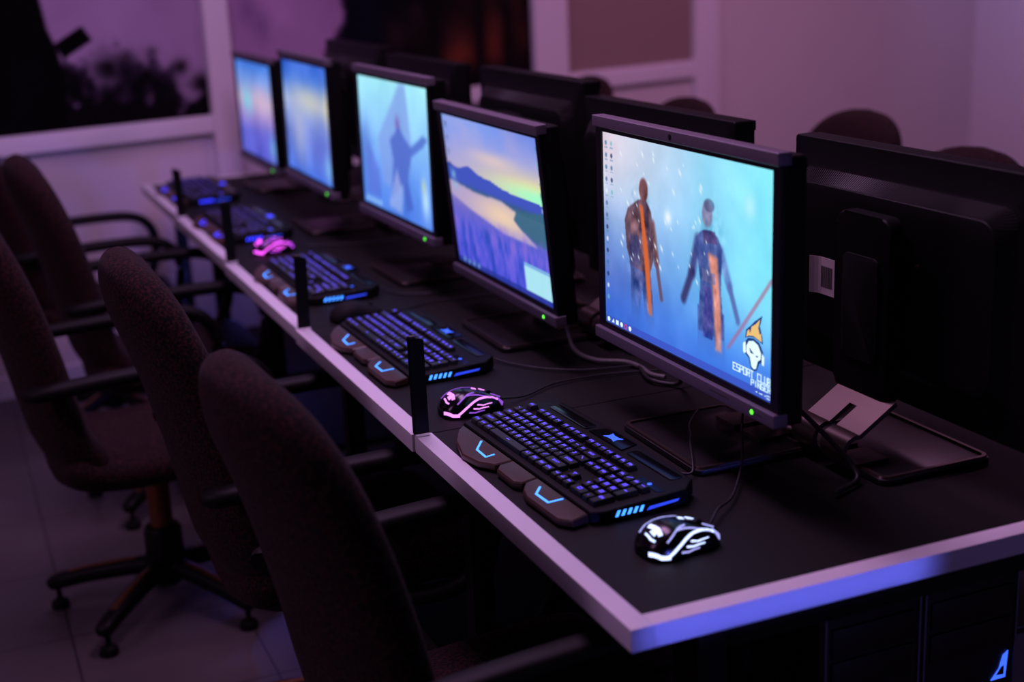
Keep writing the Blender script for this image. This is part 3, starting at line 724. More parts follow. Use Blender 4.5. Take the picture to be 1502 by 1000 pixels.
# emblem, lettering and desktop icons on the near screen
t, f = mons[0]; zc = ZC[0]
def scr(u, v, d=0.0010): return f(Vector(((u - 0.5) * SW, -d, zc + (v - 0.5) * SH)))
def flat(name, polys, m, parent, d=0.0012, du=0.0):
    vs, fs = [], []
    for pl in polys:
        fs.append(tuple(range(len(vs), len(vs) + len(pl)))); vs += [scr(1.2 * (u + du) / (1 + 0.2 * (u + du)), v + (0.018 if du else 0.0), d) for u, v in pl]
    return mesh_obj(name, vs, fs, m, parent)
q = strokes('ESPORT CLUB', 0.772, 0.073, 0.0150, 0.031, 0.0054, 0.0048) + strokes('PINGER', 0.878, 0.0405, 0.0142, 0.025, 0.0052, 0.0046)
flat('lettering', q, 'screen_text', t)
em = flat('club_emblem', [[(0.835, 0.215), (0.862, 0.224), (0.888, 0.214), (0.905, 0.185), (0.905, 0.155), (0.888, 0.142), (0.878, 0.104), (0.866, 0.098), (0.852, 0.106), (0.842, 0.145), (0.822, 0.160), (0.822, 0.190)]], 'screen_white', t, 0.0014, 0.028)
flat('emblem_outline', [[(0.83, 0.228), (0.862, 0.236), (0.896, 0.226), (0.918, 0.19), (0.918, 0.148), (0.897, 0.134), (0.883, 0.098), (0.866, 0.088), (0.847, 0.098), (0.835, 0.138), (0.808, 0.158), (0.808, 0.200)]], 'screen_navy', em, 0.0012, 0.028)
flat('emblem_eye', [[(0.838, 0.190), (0.868, 0.166), (0.846, 0.165)]], 'screen_navy', em, 0.0017, 0.028)
flat('emblem_eye', [[(0.873, 0.163), (0.895, 0.166), (0.884, 0.156)]], 'screen_navy', em, 0.0017, 0.028)
flat('emblem_ear_cup', [[(0.803, 0.196), (0.816, 0.208), (0.82, 0.165), (0.812, 0.150), (0.803, 0.16)]], 'screen_white', em, 0.0016, 0.028)
flat('emblem_ear_cup', [[(0.912, 0.185), (0.926, 0.172), (0.924, 0.132), (0.912, 0.136)]], 'screen_white', em, 0.0016, 0.028)
flat('emblem_flame_edge', [[(0.812, 0.222), (0.818, 0.262), (0.842, 0.285), (0.866, 0.312), (0.912, 0.352), (0.897, 0.300), (0.910, 0.262), (0.916, 0.226), (0.895, 0.232), (0.862, 0.240), (0.835, 0.234)]], 'screen_navy', em, 0.0010, 0.028)
flat('emblem_flame', [[(0.820, 0.230), (0.826, 0.258), (0.836, 0.268), (0.842, 0.25), (0.85, 0.284), (0.875, 0.304), (0.899, 0.332), (0.888, 0.29), (0.898, 0.262), (0.904, 0.272), (0.909, 0.234), (0.893, 0.238), (0.862, 0.246), (0.835, 0.240)]], 'screen_flame', em, 0.0013, 0.028)
def disc(u, v, r): return [(u + r * 0.625 * math.cos(2 * PI * k / 12), v + r * math.sin(2 * PI * k / 12)) for k in range(12)]
for i, (m_, sh) in enumerate((('screen_text', 'o'), ('screen_text', 't'), ('screen_white', 's'), ('screen_white', 'd'), ('screen_red', 'r'), ('screen_white', 'o'))):
    u = 0.018 + 0.026 * i; v = 0.019
    if sh == 's': pl = [[(u - 0.008, v - 0.012), (u + 0.008, v - 0.012), (u + 0.008, v + 0.012), (u - 0.008, v + 0.012)]]
    elif sh == 't': pl = [[(u - 0.008, v - 0.011), (u + 0.008, v - 0.008), (u + 0.003, v + 0.012)]]
    elif sh == 'r': pl = [[(u + 0.009 * math.cos(a), v + 0.014 * math.sin(a)), (u + 0.009 * math.cos(a + .55), v + 0.014 * math.sin(a + .55)), (u + 0.005 * math.cos(a + .55), v + 0.009 * math.sin(a + .55)), (u + 0.005 * math.cos(a), v + 0.009 * math.sin(a))] for a in [k * PI / 6 for k in range(12)]]
    else: pl = [disc(u, v, 0.013)]
    flat('taskbar_icon', pl, m_, t, 0.0008)
flat('tray_printing', strokes('- -- -', 0.905, 0.013, 0.007, 0.012, 0.003, 0.004) + strokes('--', 0.968, 0.018, 0.008, 0.012, 0.002, 0.004) + strokes('--', 0.968, 0.006, 0.008, 0.012, 0.002, 0.004), 'screen_text', t, 0.0008)
dk = lathe('round_sticker', [(0.006, 0), (0.006, 0.0006)], 'palm_rest', t, 14, M=Matrix(((1, 0, 0, SW / 2 + 0.009), (0, 0, -1, -0.004), (0, 1, 0, zc - SH / 2 + 0.010), (0, 0, 0, 1))))

# ------------------------------------------------------------------ keyboards
U = 0.019
def key_rows():
    K = []
    def row(v, items, u0=0.0):
        u = u0
        for it in items:
            if isinstance(it, (int, float)): u += it; continue
            lab, w = (it if isinstance(it, tuple) else (it, 1)); K.append((u, v, w, 1, lab)); u += w
    F, N_, Q, A, Z, C = 6.35, 5, 4, 3, 2, 1
    row(F, [('ESC', 1), 1, 'F1', 'F2', 'F3', 'F4', .5, 'F5', 'F6', 'F7', 'F8', .5, 'F9', 'F10', 'F11', 'F12', .25, 'PS', 'SL', 'PB'])
    row(N_, ['`'] + list('1234567890-=') + [('BACK', 2), .25, 'INS', 'HM', 'PU', .25, 'NL', '/', '*', '-'])
    row(Q, [('TAB', 1.5)] + list('QWERTYUIOP[]') + [('\\', 1.5), .25, 'DEL', 'END', 'PD', .25, '7', '8', '9'])
    K.append((18.5 + 3, 3.5, 1, 2, '+'))
    row(A, [('CAPS', 1.75)] + list("ASDFGHJKL;'") + [('ENTER', 2.25), 3.5, '4', '5', '6'])
    row(Z, [('SHIFT', 2.25)] + list('ZXCVBNM,./') + [('SHIFT', 2.75), 1.25, '^', 1.25, '1', '2', '3'])
    K.append((18.5 + 3, 1.5, 1, 2, 'EN'))
    row(C, [('CTRL', 1.25), ('WIN', 1.25), ('ALT', 1.25), ('', 6.25), ('ALT', 1.25), ('FN', 1.25), ('MN', 1.25), ('CTRL', 1.25), .25, '<', 'v', '>', .25, ('0', 2), '.'])
    return K
def keyboard0():
    t = thing('keyboard', '', 'keyboard', (0, 0, TZ), RZL, 'gaming keyboards along the near side')
    slope = lambda p: 0.045 * (p[1] + 0.06)
    case = [(0.222, -0.064), (0.232, -0.045), (0.232, 0.085), (0.205, 0.112), (0.062, 0.112), (0.050, 0.120), (-0.050, 0.120), (-0.062, 0.112), (-0.205, 0.112), (-0.229, 0.088), (-0.229, -0.045), (-0.219, -0.064)]
    prism('case', case, 0.002, 0.017, 'black_plastic', t, 0.004, 3, zfun=slope)
    for x0, x1 in ((-0.195, -0.064), (0.064, 0.195)):
        prism('back_panel', rounded(x1 - x0, 0.022, 0.006, 3, (x0 + x1) / 2, 0.093), 0.02, 0.0255, 'black_gloss', t, 0.002, 2)
    prism('emblem_panel', [(-0.052, 0.082), (0.052, 0.082), (0.045, 0.114), (-0.045, 0.114)], 0.02, 0.0265, 'black_gloss', t, 0.002, 2)
    prism('light_emblem', [(-0.016, 0.088), (-0.006, 0.091), (0.006, 0.091), (0.016, 0.088), (0.012, 0.097), (0.016, 0.106), (0.006, 0.103), (-0.006, 0.103), (-0.016, 0.106), (-0.012, 0.097)], 0.026, 0.0270, 'led_blue', t, zfun=None)
    lathe('status_light', [(0.0036, 0), (0.0036, 0.0008), (0.002, 0.0012)], 'led_blue', t, 10, c=(0.188, 0.051, 0.0228))
    prism('status_panel', rounded(0.062, 0.014, 0.003, 3, 0.190, 0.051), 0.019, 0.0226, 'black_gloss', t, 0.001, 1)
    dn = lambda p: 0.10 * (p[1] + 0.064)
    lobes = ([(-0.215, -0.0655), (-0.200, -0.082), (-0.160, -0.103), (-0.100, -0.118), (-0.055, -0.111), (-0.026, -0.095), (-0.022, -0.0655)],
             [(-0.020, -0.0655), (-0.021, -0.090), (-0.008, -0.100), (0.050, -0.101), (0.063, -0.092), (0.062, -0.0655)],
             [(0.064, -0.0655), (0.066, -0.088), (0.085, -0.101), (0.110, -0.108), (0.205, -0.107), (0.226, -0.093), (0.220, -0.0655)])
    for lb in lobes: prism('palm_rest', lb, 0.002, 0.0155, 'palm_rest', t, 0.005, 3, zfun=dn)
    for pts in ([(-0.126, -0.073), (-0.099, -0.0925), (-0.062, -0.094), (-0.062, -0.080)], [(0.096, -0.0785), (0.114, -0.0935), (0.1515, -0.093), (0.155, -0.072)]):
        bm = bmesh.new()
        for (a, b) in zip(pts, pts[1:]):
            dx, dy = b[0] - a[0], b[1] - a[1]; L = math.hypot(dx, dy); wx, wy = -dy / L * 0.0018, dx / L * 0.0018; ex, ey = dx / L * 0.001, dy / L * 0.001
            poly = [(a[0] - ex + wx, a[1] - ey + wy), (a[0] - ex - wx, a[1] - ey - wy), (b[0] + ex - wx, b[1] + ey - wy), (b[0] + ex + wx, b[1] + ey + wy)]
            add_prism(bm, poly, 0.010, 0.0160, zfun=dn)
        bm_obj('light_chevron', bm, 'led_chevron', t)
    for k in range(5):
        v = -0.030 + 0.0095 * k
        M = Matrix(((0, 0, 1, 0.2315), (1, 0, 0, v), (0, 1, 0, 0.006), (0, 0, 0, 1)))
        prism('side_light', [(0, 0), (0.0045, 0), (0.0085, 0.0085), (0.004, 0.0085)], 0, 0.0012, 'led_chevron', t, M=M)
    M = Matrix(((0, 0, 1, 0.2315), (1, 0, 0, 0.020), (0, 1, 0, 0.0055), (0, 0, 0, 1)))
    prism('side_light', [(0, 0), (0.050, 0.0035), (0.053, 0.0068), (0.005, 0.0048)], 0, 0.0016, 'led_bar', t, M=M)
    # keys: one cap with its lit legend each
    cache = {}
    u00, v00 = -0.2155, -0.0445
    for (ku, kv, w, h, lab) in key_rows():
        cu = u00 + (ku + w / 2) * U; cv = v00 + (kv - 1) * U
        z = 0.0185 + 0.045 * (cv + 0.06)
        bm = bmesh.new(); hw, hh = w * U / 2 - 0.0011, h * U / 2 - 0.0011
        add_box(bm, (-hw, -hh, -0.0015), (hw, hh, 0.0065), 0.0008, 1, taper=0.0016)
        nf = len(bm.faces)
        if lab == '': qs = strokes('-', -0.004, -0.002, 0.008, 0.004, 0, 0.0018)
        else:
            n = len(lab); lw = 0.0072 if n == 1 else (0.0038 if n == 2 else 0.0026); gp = 0.0014 if n < 3 else 0.0012
            tot = n * lw + (n - 1) * gp; qs = strokes(lab, -tot / 2, -0.0014, lw, 0.0050 if n == 1 else 0.0036, gp, 0.0015 if n < 3 else 0.0010)
        for q in qs:
            f_ = bm.faces.new([bm.verts.new((x, y, 0.0067)) for x, y in q])
            if f_.normal.z < 0: f_.normal_flip()
            f_.material_index = 1
        me = bpy.data.meshes.new('key'); bm.normal_update()
        for f_ in bm.faces:
            if f_.material_index == 1 and f_.normal.z < 0: f_.normal_flip()
        bm.to_mesh(me); bm.free(); me.materials.append(MATS['keycap']); me.materials.append(MATS['led_key'])
        o = bpy.data.objects.new('key', me); COL.objects.link(o); o.parent = t; o.location = (cu, cv, z); o.rotation_euler = (0.045, 0, 0)
    return t
kb0 = keyboard0()
klab = ['black keyboard with blue-lit keys beside the white-glowing mouse', 'black keyboard with blue-lit keys left of the purple-glowing mouse', 'black keyboard with blue lights left of the unlit black mouse',
        'blurred black keyboard with blue lights left of the magenta-glowing mouse', 'farthest blurred keyboard with blue lights, at the wall end of the desks']
kpos = [(0.150, 0.526, 2.2), (0.145, 1.260, 0.8), (0.142, 1.955, 0.0), (0.142, 2.775, 0.6), (0.148, 3.500, 0.5)]
kbs = []
for k in range(5):
    o = kb0 if k == 0 else copy_tree(kb0)
    o.location = (kpos[k][0], kpos[k][1], TZ); o.rotation_euler = (0, 0, RZL + math.radians(kpos[k][2])); o['label'] = klab[k]; kbs.append(o)
    if k >= 3:
        for ch in o.children:
            if ch.data.materials[0] in (MATS['led_chevron'], MATS['led_blue']):
                ch.data = ch.data.copy(); ch.data.materials[0] = MATS['led_deep_blue']
            elif len(ch.data.materials) > 1 and ch.data.materials[1] == MATS['led_key']:
                ch.data = ch.data.copy(); ch.data.materials[1] = MATS['led_key_dim']

# ------------------------------------------------------------------ mice
ML, MN = 0.114, 2.7
def m_h(a): return float(np.interp(a, [0, .04, .10, .2, .3, .42, .55, .7, .85, .95, 1], [.010, .017, .024, .0318, .0358, .0372, .0350, .0292, .0218, .0162, .0115]))
def m_w(a): return 0.0310 * (max(0.0, 1 - abs(2 * a - 1) ** 4.5)) ** 0.5 * (1 - 0.13 * math.exp(-((a - 0.55) / 0.18) ** 2)) + 0.006
def m_s(a, th):
    c, s = math.cos(th), math.sin(th); w, h = m_w(a), m_h(a)
    return Vector((w * math.copysign(abs(c) ** (2 / MN), c), -ML / 2 + ML * a, 0.002 + h * abs(s) ** (2 / MN)))
def m_th(a, z): return math.asin(min(1, max(0.0, (z - 0.002) / m_h(a))) ** (MN / 2))
def strip(pts, w, m, name, parent, side=1):
    """glowing strip lying on the shell; pts = (a, z, right?) or (a, th)"""
    P = []
    for i in range(len(pts) - 1):
        for j in range(6): t = j / 6; P.append((pts[i][0] * (1 - t) + pts[i + 1][0] * t, pts[i][1] * (1 - t) + pts[i + 1][1] * t))
    P.append(pts[-1]); C = []; Nn = []
    for a, th in P:
        p = m_s(a, th); da = m_s(min(1, a + .01), th) - m_s(max(0, a - .01), th); dt = m_s(a, th + .03) - m_s(a, th - .03)
        n = da.cross(dt); n = -n if n.dot(p - Vector((0, p.y, 0.012))) < 0 else n
        n.normalize(); C.append(p); Nn.append(n)
    vs = []; fs = []; n = len(C)
    for i in range(n):
        t = (C[min(n - 1, i + 1)] - C[max(0, i - 1)]).normalized(); s_ = Nn[i].cross(t).normalized()
        ww = (w[0] + (w[1] - w[0]) * i / (n - 1)) / 2 if isinstance(w, tuple) else w / 2
        for d, e in ((-1, -.0010), (-1, .0010), (1, .0010), (1, -.0010)): vs.append(C[i] + s_ * ww * d + Nn[i] * e)
    for i in range(n - 1):
        for k in range(4): fs.append((4 * i + k, 4 * i + (k + 1) % 4, 4 * i + 4 + (k + 1) % 4, 4 * i + 4 + k))
    fs += [(3, 2, 1, 0), tuple(range(4 * n - 4, 4 * n))]
    return mesh_obj(name, vs, fs, m, parent)
def mouse(label, loc, rz, bright, dim, lit=True):
    t = thing('mouse', label, 'mouse', loc, rz, 'computer mice beside the keyboards')
    rings = []; NA, NT = 30, 22
    for i in range(NA + 1):
        a = 0.5 - 0.5 * math.cos(PI * i / NA)
        ring = [m_s(a, PI * k / NT) for k in range(NT + 1)]
        ring += [Vector((v.x * 0.96, v.y, 0.0005)) for v in (ring[-1], ring[0])]
        rings.append(ring)
    loft('shell', rings, 'black_gloss' if lit else 'matte_black', t, autosmooth=1.1)
    # scroll wheel
    bm = bmesh.new(); bmesh.ops.create_cone(bm, cap_ends=True, segments=20, radius1=0.009, radius2=0.009, depth=0.007,
                                            matrix=Matrix.Translation((0, ML / 2 - ML * 0.22, 0.0215)) @ Matrix.Rotation(PI / 2, 4, 'Y'))
    bm_obj('scroll_wheel', bm, 'black_plastic', t, True, 0.6)
    if lit:
        Zp = lambda L: [(a, m_th(a, z)) for a, z in L]
        strip(Zp([(0.015, 0.008), (0.10, 0.0055), (0.20, 0.005)]), 0.0055, bright, 'glow_stripe', t)
        strip(Zp([(0.17, 0.0055), (0.22, 0.0095), (0.29, 0.0148), (0.38, 0.0203), (0.48, 0.0248), (0.58, 0.0268), (0.68, 0.0264), (0.78, 0.0235), (0.86, 0.0190)]), 0.0036, bright, 'glow_stripe', t)
        strip(Zp([(0.86, 0.021), (0.93, 0.010)]), (0.004, 0.009), dim, 'glow_stripe', t)
        for k, (a0, a1, z) in enumerate(((0.50, 0.74, 0.0172), (0.43, 0.68, 0.0120), (0.35, 0.61, 0.0068))):
            strip(Zp([(a0, z + 0.001), (a0 * .6 + a1 * .4, z - 0.0015), (a1, z)]), (0.0024, 0.0014), bright if k < 2 else dim, 'glow_stripe', t)
        R = math.radians
        strip([(0.19, R(38)), (0.28, R(48)), (0.38, R(60)), (0.5, R(66))], 0.0024, dim, 'glow_stripe', t)
        strip([(0.36, R(56)), (0.5, R(55)), (0.68, R(52)), (0.86, R(48))], 0.0022, dim, 'glow_stripe', t)
        strip([(0.10, R(122)), (0.22, R(126)), (0.4, R(118)), (0.6, R(116))], 0.0022, dim, 'glow_stripe', t)
        strip([(0.54, R(92)), (0.60, R(92))], 0.006, bright, 'glow_stripe', t)
        strip([(0.68, R(98)), (0.82, R(102))], (0.006, 0.003), bright, 'glow_stripe', t)
        strip([(0.80, R(80)), (0.95, R(74))], 0.003, dim, 'glow_stripe', t)
        strip([(0.095, R(62)), (0.085, R(78)), (0.105, R(96))], 0.003, bright, 'glow_emblem', t)
        strip([(0.13, R(86)), (0.22, R(84))], (0.012, 0.007), bright, 'glow_emblem', t)
        strip([(0.17, R(66)), (0.20, R(84)), (0.19, R(104))], 0.006, bright, 'glow_emblem', t)
    return t
mice = [mouse('white-glowing mouse at the near end of the desk', (0.163, 0.182, TZ), RZL + 0.10, 'glow_white', 'glow_white_dim'),
        mouse('purple-glowing mouse beside the nearest upright black bar', (0.130, 0.845, TZ), RZL + 0.02, 'glow_pink', 'glow_pink_dim'),
        mouse('unlit black mouse right of the third keyboard from the near end', (0.140, 1.565, TZ), RZL, 'glow_pink', 'glow_pink_dim', lit=False),
        mouse('bright magenta-glowing mouse far down the desk row', (0.153, 2.385, TZ), RZL, 'glow_magenta', 'glow_magenta_dim')]
def cable(parent, pts, r, m, name='cable'):
    """cable built in world space, handed to its thing"""
    R = Matrix.Translation(parent.location) @ Euler(parent.rotation_euler).to_matrix().to_4x4()
    Ri = R.inverted()
    o = tube(name, [Ri @ Vector(p) for p in pts], r, m, parent, 7, 8)
    return o
zc_ = TZ + 0.003
cable(mice[0], [(0.216, 0.192, TZ + .010), (0.236, 0.214, TZ + .010), (0.262, 0.240, TZ + .012), (0.306, 0.276, TZ + .008), (0.368, 0.352, TZ + .014), (0.400, 0.400, TZ + .022), (0.43, 0.45, TZ + .04), (0.47, 0.50, TZ + 0.075)], 0.0021, 'cable_black')
cable(mice[1], [(0.190, 0.846, TZ + .010), (0.24, 0.86, zc_), (0.32, 0.90, zc_), (0.42, 0.90, zc_), (0.53, 0.87, zc_)], 0.0019, 'cable_black')
cable(mice[2], [(0.200, 1.565, TZ + .010), (0.25, 1.57, zc_), (0.34, 1.60, zc_), (0.50, 1.59, zc_)], 0.0019, 'cable_black')
cable(mice[3], [(0.213, 2.385, TZ + .010), (0.26, 2.39, zc_), (0.38, 2.34, zc_), (0.50, 2.32, zc_)], 0.0019, 'cable_black')
cable(kbs[0], [(0.266, 0.44, TZ + .012), (0.285, 0.40, TZ + .006), (0.302, 0.384, TZ + .007), (0.318, 0.408, TZ + .0155), (0.345, 0.46, TZ + .0148), (0.375, 0.515, TZ + .0148), (0.40, 0.56, TZ + .0148), (0.44, 0.60, TZ + 0.02)], 0.0019, 'cable_black')
cable(kbs[1], [(0.262, 1.13, TZ + .012), (0.285, 1.08, TZ + .003), (0.33, 1.00, zc_), (0.40, 0.945, zc_), (0.50, 0.92, zc_)], 0.0019, 'cable_black')
cable(kbs[2], [(0.258, 1.80, TZ + .012), (0.29, 1.72, TZ + .003), (0.36, 1.68, zc_), (0.47, 1.70, zc_)], 0.0019, 'cable_black')
cable(mons[1][0], [(0.425, 1.12, TZ + .10), (0.43, 1.09, TZ + .05), (0.428, 1.05, TZ + .012), (0.440, 0.985, TZ + .006), (0.482, 0.945, TZ + .006), (0.492, 0.90, TZ + .006), (0.487, 0.85, TZ + .006), (0.50, 0.82, TZ + .006)], 0.0042, 'cable_grey', 'video_cable')
cable(mons[0][0], [(0.425, 0.66, TZ + .12), (0.47, 0.72, TZ + .06), (0.50, 0.77, TZ + .008), (0.47, 0.82, TZ + .006), (0.49, 0.90, TZ + .006)], 0.004, 'cable_black', 'video_cable')
cable(mons[0][0], [(0.425, 0.36, TZ + .13), (0.47, 0.30, TZ + .07), (0.50, 0.25, TZ + .012), (0.44, 0.22, TZ + .005)], 0.004, 'cable_black', 'power_cable')

# ------------------------------------------------------------------ computer towers under the near end
def tower(label, x0, x1, z1, y0=0.10, m='tower_black', logo=False, z0=0.168):
    t = thing('computer_tower', label, 'computer', ((x0 + x1) / 2, y0, z0), 0, 'computer towers under the near desk end')
    w = (x1 - x0) / 2 - 0.0015; h = z1 - z0
    box('case', (-w, 0.012, 0), (w, 0.42, h), m, t, 0.003)
    box('front_panel', (-w + 0.004, 0.0, 0.004), (w - 0.004, 0.0118, h - 0.004), m, t, 0.003, 3)
    if m == 'tower_black':
        for s_ in (-1, 1):
            box('edge_glint', (s_ * w - 0.0035 if s_ > 0 else -w, -0.003, 0.006), (s_ * w if s_ > 0 else -w + 0.0035, 0.0115, h - 0.004), 'tower_edge_glint', t, 0.0012, 2)  # glint along the case edges, put in as pale strips
        for k in range(2): box('drive_cover', (-w + 0.012, -0.0035, h - 0.065 - 0.05 * k), (w - 0.012, -0.0005, h - 0.022 - 0.05 * k), 'tower_black', t, 0.0012)
    if logo:
        lg = prism('power_logo', [(-0.016, 0), (0.010, 0), (0.013, 0.042), (0.004, 0.036), (-0.002, 0.016)], 0, 0.0015, 'led_blue', t, M=Matrix(((1, 0, 0, w - 0.026), (0, 0, -1, -0.0005), (0, 1, 0, h - 0.170), (0, 0, 0, 1))))
        prism('logo_core', [(-0.007, 0.007), (0.006, 0.006), (0.006, 0.020), (0.001, 0.018)], 0, 0.002, 'tower_black', lg, M=Matrix(((1, 0, 0, w - 0.026), (0, 0, -1, -0.0005), (0, 1, 0, h - 0.170), (0, 0, 0, 1))))
        box('badge', (-0.016, -0.0012, h - 0.181), (0.020, 0.0002, h - 0.170), 'print_grey', t, 0.0005, 1)
    return t
tower('black computer tower under the end rail, left of the one with a blue light', 0.3385, 0.5005, 0.640)
tower('black computer tower with a triangular blue light under the end rail', 0.5035, 0.672, 0.641, logo=True)
tower('grey computer tower at the right edge beside the blue-lit tower', 0.676, 0.85, 0.53, 0.11, 'tower_grey')

# ------------------------------------------------------------------ chairs
def chair0():
    t = thing('office_chair', '', 'chair', (0, 0, 0), 0, 'office chairs pulled up to the desks')
    # back: stations up a leaning centre line, rounded top
    N = 22; rings = []
    cl = [(-0.165, 0.44), (-0.205, 0.50), (-0.225, 0.58), (-0.248, 0.70), (-0.282, 0.84), (-0.318, 0.95), (-0.352, 1.04)]
    path = smooth_path([(x, 0, z) for x, z in cl], 16); M_ = len(path)
    for i, pnt in enumerate(path):
        s_ = i / (M_ - 1); a = path[max(0, i - 1)]; b = path[min(M_ - 1, i + 1)]; tn = (b - a).normalized(); nor = Vector((tn.z, 0, -tn.x))
        w = 0.232 * (1 - max(0, (s_ - 0.42) / 0.58) ** 3.0 * 0.999) ** 0.42 * (0.93 + 0.07 * min(1, s_ * 3))
        th = 0.053 * (1 - max(0, (s_ - 0.80) / 0.20) ** 2 * 0.97) ** 0.5 + 0.001
        ring = []
        for k in range(28):
            an = 2 * PI * k / 28; c, sn = math.cos(an), math.sin(an)
            y = w * math.copysign(abs(c) ** 0.75, c); d = th * math.copysign(abs(sn) ** 0.8, sn)
            ring.append(pnt + Vector((0, y, 0)) + nor * (d - 0.008 + 0.035 * (y / 0.232) ** 2))
        rings.append(ring)
    loft('backrest', rings, 'chair_fabric', t, autosmooth=1.4)
    # seat: from the bend forward
    rings = []; path = smooth_path([(-0.225, 0, 0.455), (-0.17, 0, 0.418), (-0.06, 0, 0.405), (0.08, 0, 0.410), (0.19, 0, 0.412), (0.245, 0, 0.392)], 5); M_ = len(path)
    for i, pnt in enumerate(path):
        s_ = i / (M_ - 1); a = path[max(0, i - 1)]; b = path[min(M_ - 1, i + 1)]; tn = (b - a).normalized(); nor = Vector((-tn.z, 0, tn.x))
        e = min(1, s_ / 0.1, (1 - s_) / 0.14); e = (1 - (1 - e) ** 2) ** 0.5
        w = 0.235 * (0.86 + 0.14 * e); th = 0.008 + 0.044 * e
        ring = []
        for k in range(28):
            an = 2 * PI * k / 28; c, sn = math.cos(an), math.sin(an)
            y = w * math.copysign(abs(c) ** 0.7, c); d = th * math.copysign(abs(sn) ** 0.8, sn)
            ring.append(pnt + Vector((0, y, 0)) + nor * (d + 0.02 * (y / 0.235) ** 2))
        rings.append(ring)
    loft('seat', rings, 'chair_fabric', t, autosmooth=1.4)
    for s_ in (-1, 1):
        y = 0.258 * s_
        pts = [(-0.272, y * 0.93, 0.652), (-0.25, y, 0.655), (-0.12, y, 0.663), (0.06, y, 0.668), (0.165, y, 0.660), (0.218, y, 0.625), (0.236, y, 0.56), (0.218, y, 0.475), (0.17, y, 0.41), (0.10, y * 0.9, 0.382), (0.04, y * 0.7, 0.374)]
        pth = smooth_path(pts, 5); nP = len(pth)
        wv = [0.024 if i / nP < 0.5 else 0.020 for i in range(nP)]
        arm = loft('armrest', sweep(pth, wv, 0.0165, 12, up=Vector((0.001, 0, 1)), sup=2.6), 'arm_plastic', t)
        lathe('arm_screw', [(0.008, 0), (0.008, 0.003), (0.004, 0.004)], 'bezel_black', arm, 10, M=Matrix(((1, 0, 0, -0.235), (0, 0, s_, y + s_ * 0.022), (0, 1, 0, 0.655), (0, 0, 0, 1))))
    box('seat_plate', (-0.11, -0.10, 0.352), (0.11, 0.10, 0.379), 'steel_black', t, 0.006)
    lathe('column', [(0.028, 0.18), (0.028, 0.353)], 'brass', t, 20)
    lathe('hub', [(0.034, 0.058), (0.048, 0.070), (0.052, 0.10), (0.046, 0.15), (0.046, 0.196), (0.040, 0.206), (0.030, 0.207)], 'steel_black', t, 20)
    for k in range(5):
        an = math.radians(12 + 72 * k); c, s_ = math.cos(an), math.sin(an)
        R_ = Matrix.Rotation(an, 4, 'Z')
        lg = loft('leg', sweep([R_ @ Vector(p) for p in ((0.028, 0, 0.104), (0.10, 0, 0.100), (0.20, 0, 0.086), (0.262, 0, 0.072), (0.282, 0, 0.067), (0.292, 0, 0.063), (0.297, 0, 0.061))], [0.024, 0.024, 0.023, 0.022, 0.021, 0.016, 0.006], [0.022, 0.021, 0.020, 0.019, 0.018, 0.013, 0.005], 14, sup=2.6), 'steel_black', t)
        br = loft('brass_strip', sweep([R_ @ Vector(p) for p in ((0.075, 0, 0.1222), (0.10, 0, 0.1208), (0.20, 0, 0.1058), (0.240, 0, 0.0968))], 0.008, 0.0022, 8, sup=3), 'brass', lg)
        lathe('glide', [(0.006, 0.052), (0.007, 0.026), (0.020, 0.018), (0.023, 0.006), (0.021, 0.0)], 'matte_black', lg, 14, c=(0.272 * c, 0.272 * s_, 0.0))
    return t
c0 = chair0()
clab = ['maroon-black office chair nearest the camera, in front of the near desk end', 'red-flecked office chair tucked in below the second keyboard from the near end', 'office chair at the left edge with its brass column and star base in view',
        'dark office chair against the mauve wall at the left, second from the far end', 'farthest office chair on the left side, cut by the left edge',
        'dark chair back above the near rear-facing monitor, at the right edge', 'round-topped dark chair back against the pink wall behind the near rear-facing monitor', 'dark chair back showing behind the screen with the two figures', 'farthest dark chair back, below the grey-brown panel']
cpos = [(-0.012, 0.385, 3), (-0.045, 1.155, 0), (-0.282, 1.935, 2), (-0.115, 2.66, 0), (-0.21, 3.45, 0), (1.16, 1.17, 180), (1.41, 1.92, 180), (1.22, 2.56, 180), (1.34, 3.50, 180)]
for k, (x, y, a) in enumerate(cpos):
    o = c0 if k == 0 else copy_tree(c0)
    o.location = (x, y, 0); o.rotation_euler = (0, 0, math.radians(a)); o['label'] = clab[k]
    if k > 4: o['group'] = 'office chairs on the far side of the desks'

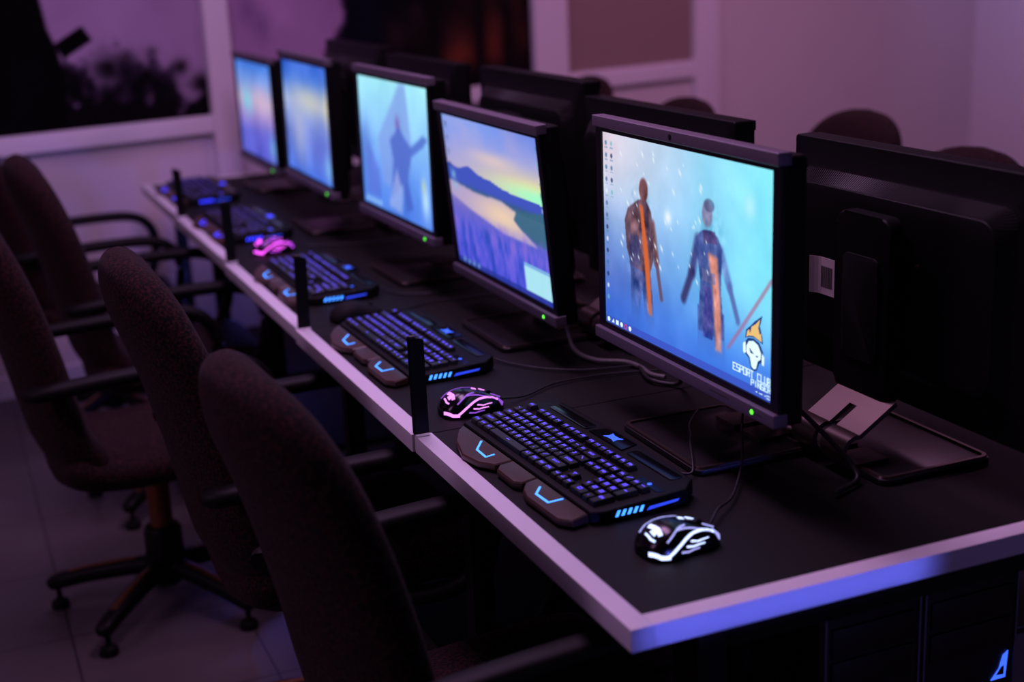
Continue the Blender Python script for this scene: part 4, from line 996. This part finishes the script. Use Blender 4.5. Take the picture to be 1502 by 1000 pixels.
# ------------------------------------------------------------------ light
def area(name, loc, target, size, col, power, sy=None, spread=None):
    d = bpy.data.lights.new(name, 'AREA'); d.shape = 'RECTANGLE'; d.size = size; d.size_y = sy or size; d.color = col; d.energy = power
    if spread: d.spread = spread
    o = bpy.data.objects.new(name, d); COL.objects.link(o); o.location = loc
    o.rotation_euler = (Vector(target) - Vector(loc)).to_track_quat('-Z', 'Y').to_euler(); return o
area('ceiling_lamp', (0.2, 1.2, 2.74), (0.2, 1.2, 0), 0.5, (1.0, 0.52, 1.08), 27, 1.6)
area('ceiling_lamp', (2.9, 2.6, 2.74), (3.3, 3.4, 0.9), 0.6, (1.0, 0.43, 0.84), 36, 1.4)
area('ceiling_lamp', (0.0, 2.9, 2.74), (0.0, 3.2, 0.5), 0.5, (0.84, 0.46, 1.0), 12, 1.0)
area('side_fill', (-2.4, 0.6, 2.3), (0, 1.0, 0.7), 0.5, (1.0, 0.55, 1.1), 9, 1.2)  # added fill standing in for wall bounce on the left trim faces
area('blue_strip_standin', (0.222, -1.6, 0.737), (0.222, 0, 0.737), 0.41, (0.13, 0.15, 1.0), 0.058, 0.02, math.radians(3))  # stand-in for an unseen blue source, beam narrowed to the end rail
area('blue_fill', (1.4, -2.6, 0.6), (0.7, 0, 0.6), 0.5, (0.3, 0.25, 1.0), 3)  # added unseen fill, tints the right part of the end rail blue
area('blue_fill', (3.9, 4.3, 2.3), (5.0, 4.35, 1.3), 0.3, (0.30, 0.38, 1.0), 2.0, 0.3, math.radians(90))  # added light without a fixture, turns the right wall bluish
pl = bpy.data.lights.new('under_desk_lamp', 'POINT'); pl.color = (0.14, 0.14, 1.0); pl.energy = 2.0; pl.shadow_soft_size = 0.05
po = bpy.data.objects.new('under_desk_lamp', pl); COL.objects.link(po); po.location = (0.25, 3.3, 0.5)

w = bpy.data.worlds.new('world'); scene.world = w; w.use_nodes = True
w.node_tree.nodes['Background'].inputs[0].default_value = (0.55, 0.35, 0.75, 1); w.node_tree.nodes['Background'].inputs[1].default_value = 0.012
vs = scene.view_settings; vs.view_transform = 'Standard'; vs.look = 'None'; vs.exposure = 0.0; vs.gamma = 1.0; vs.use_curve_mapping = False
scene.cycles.use_denoising = True
scene.cycles.max_bounces = 6
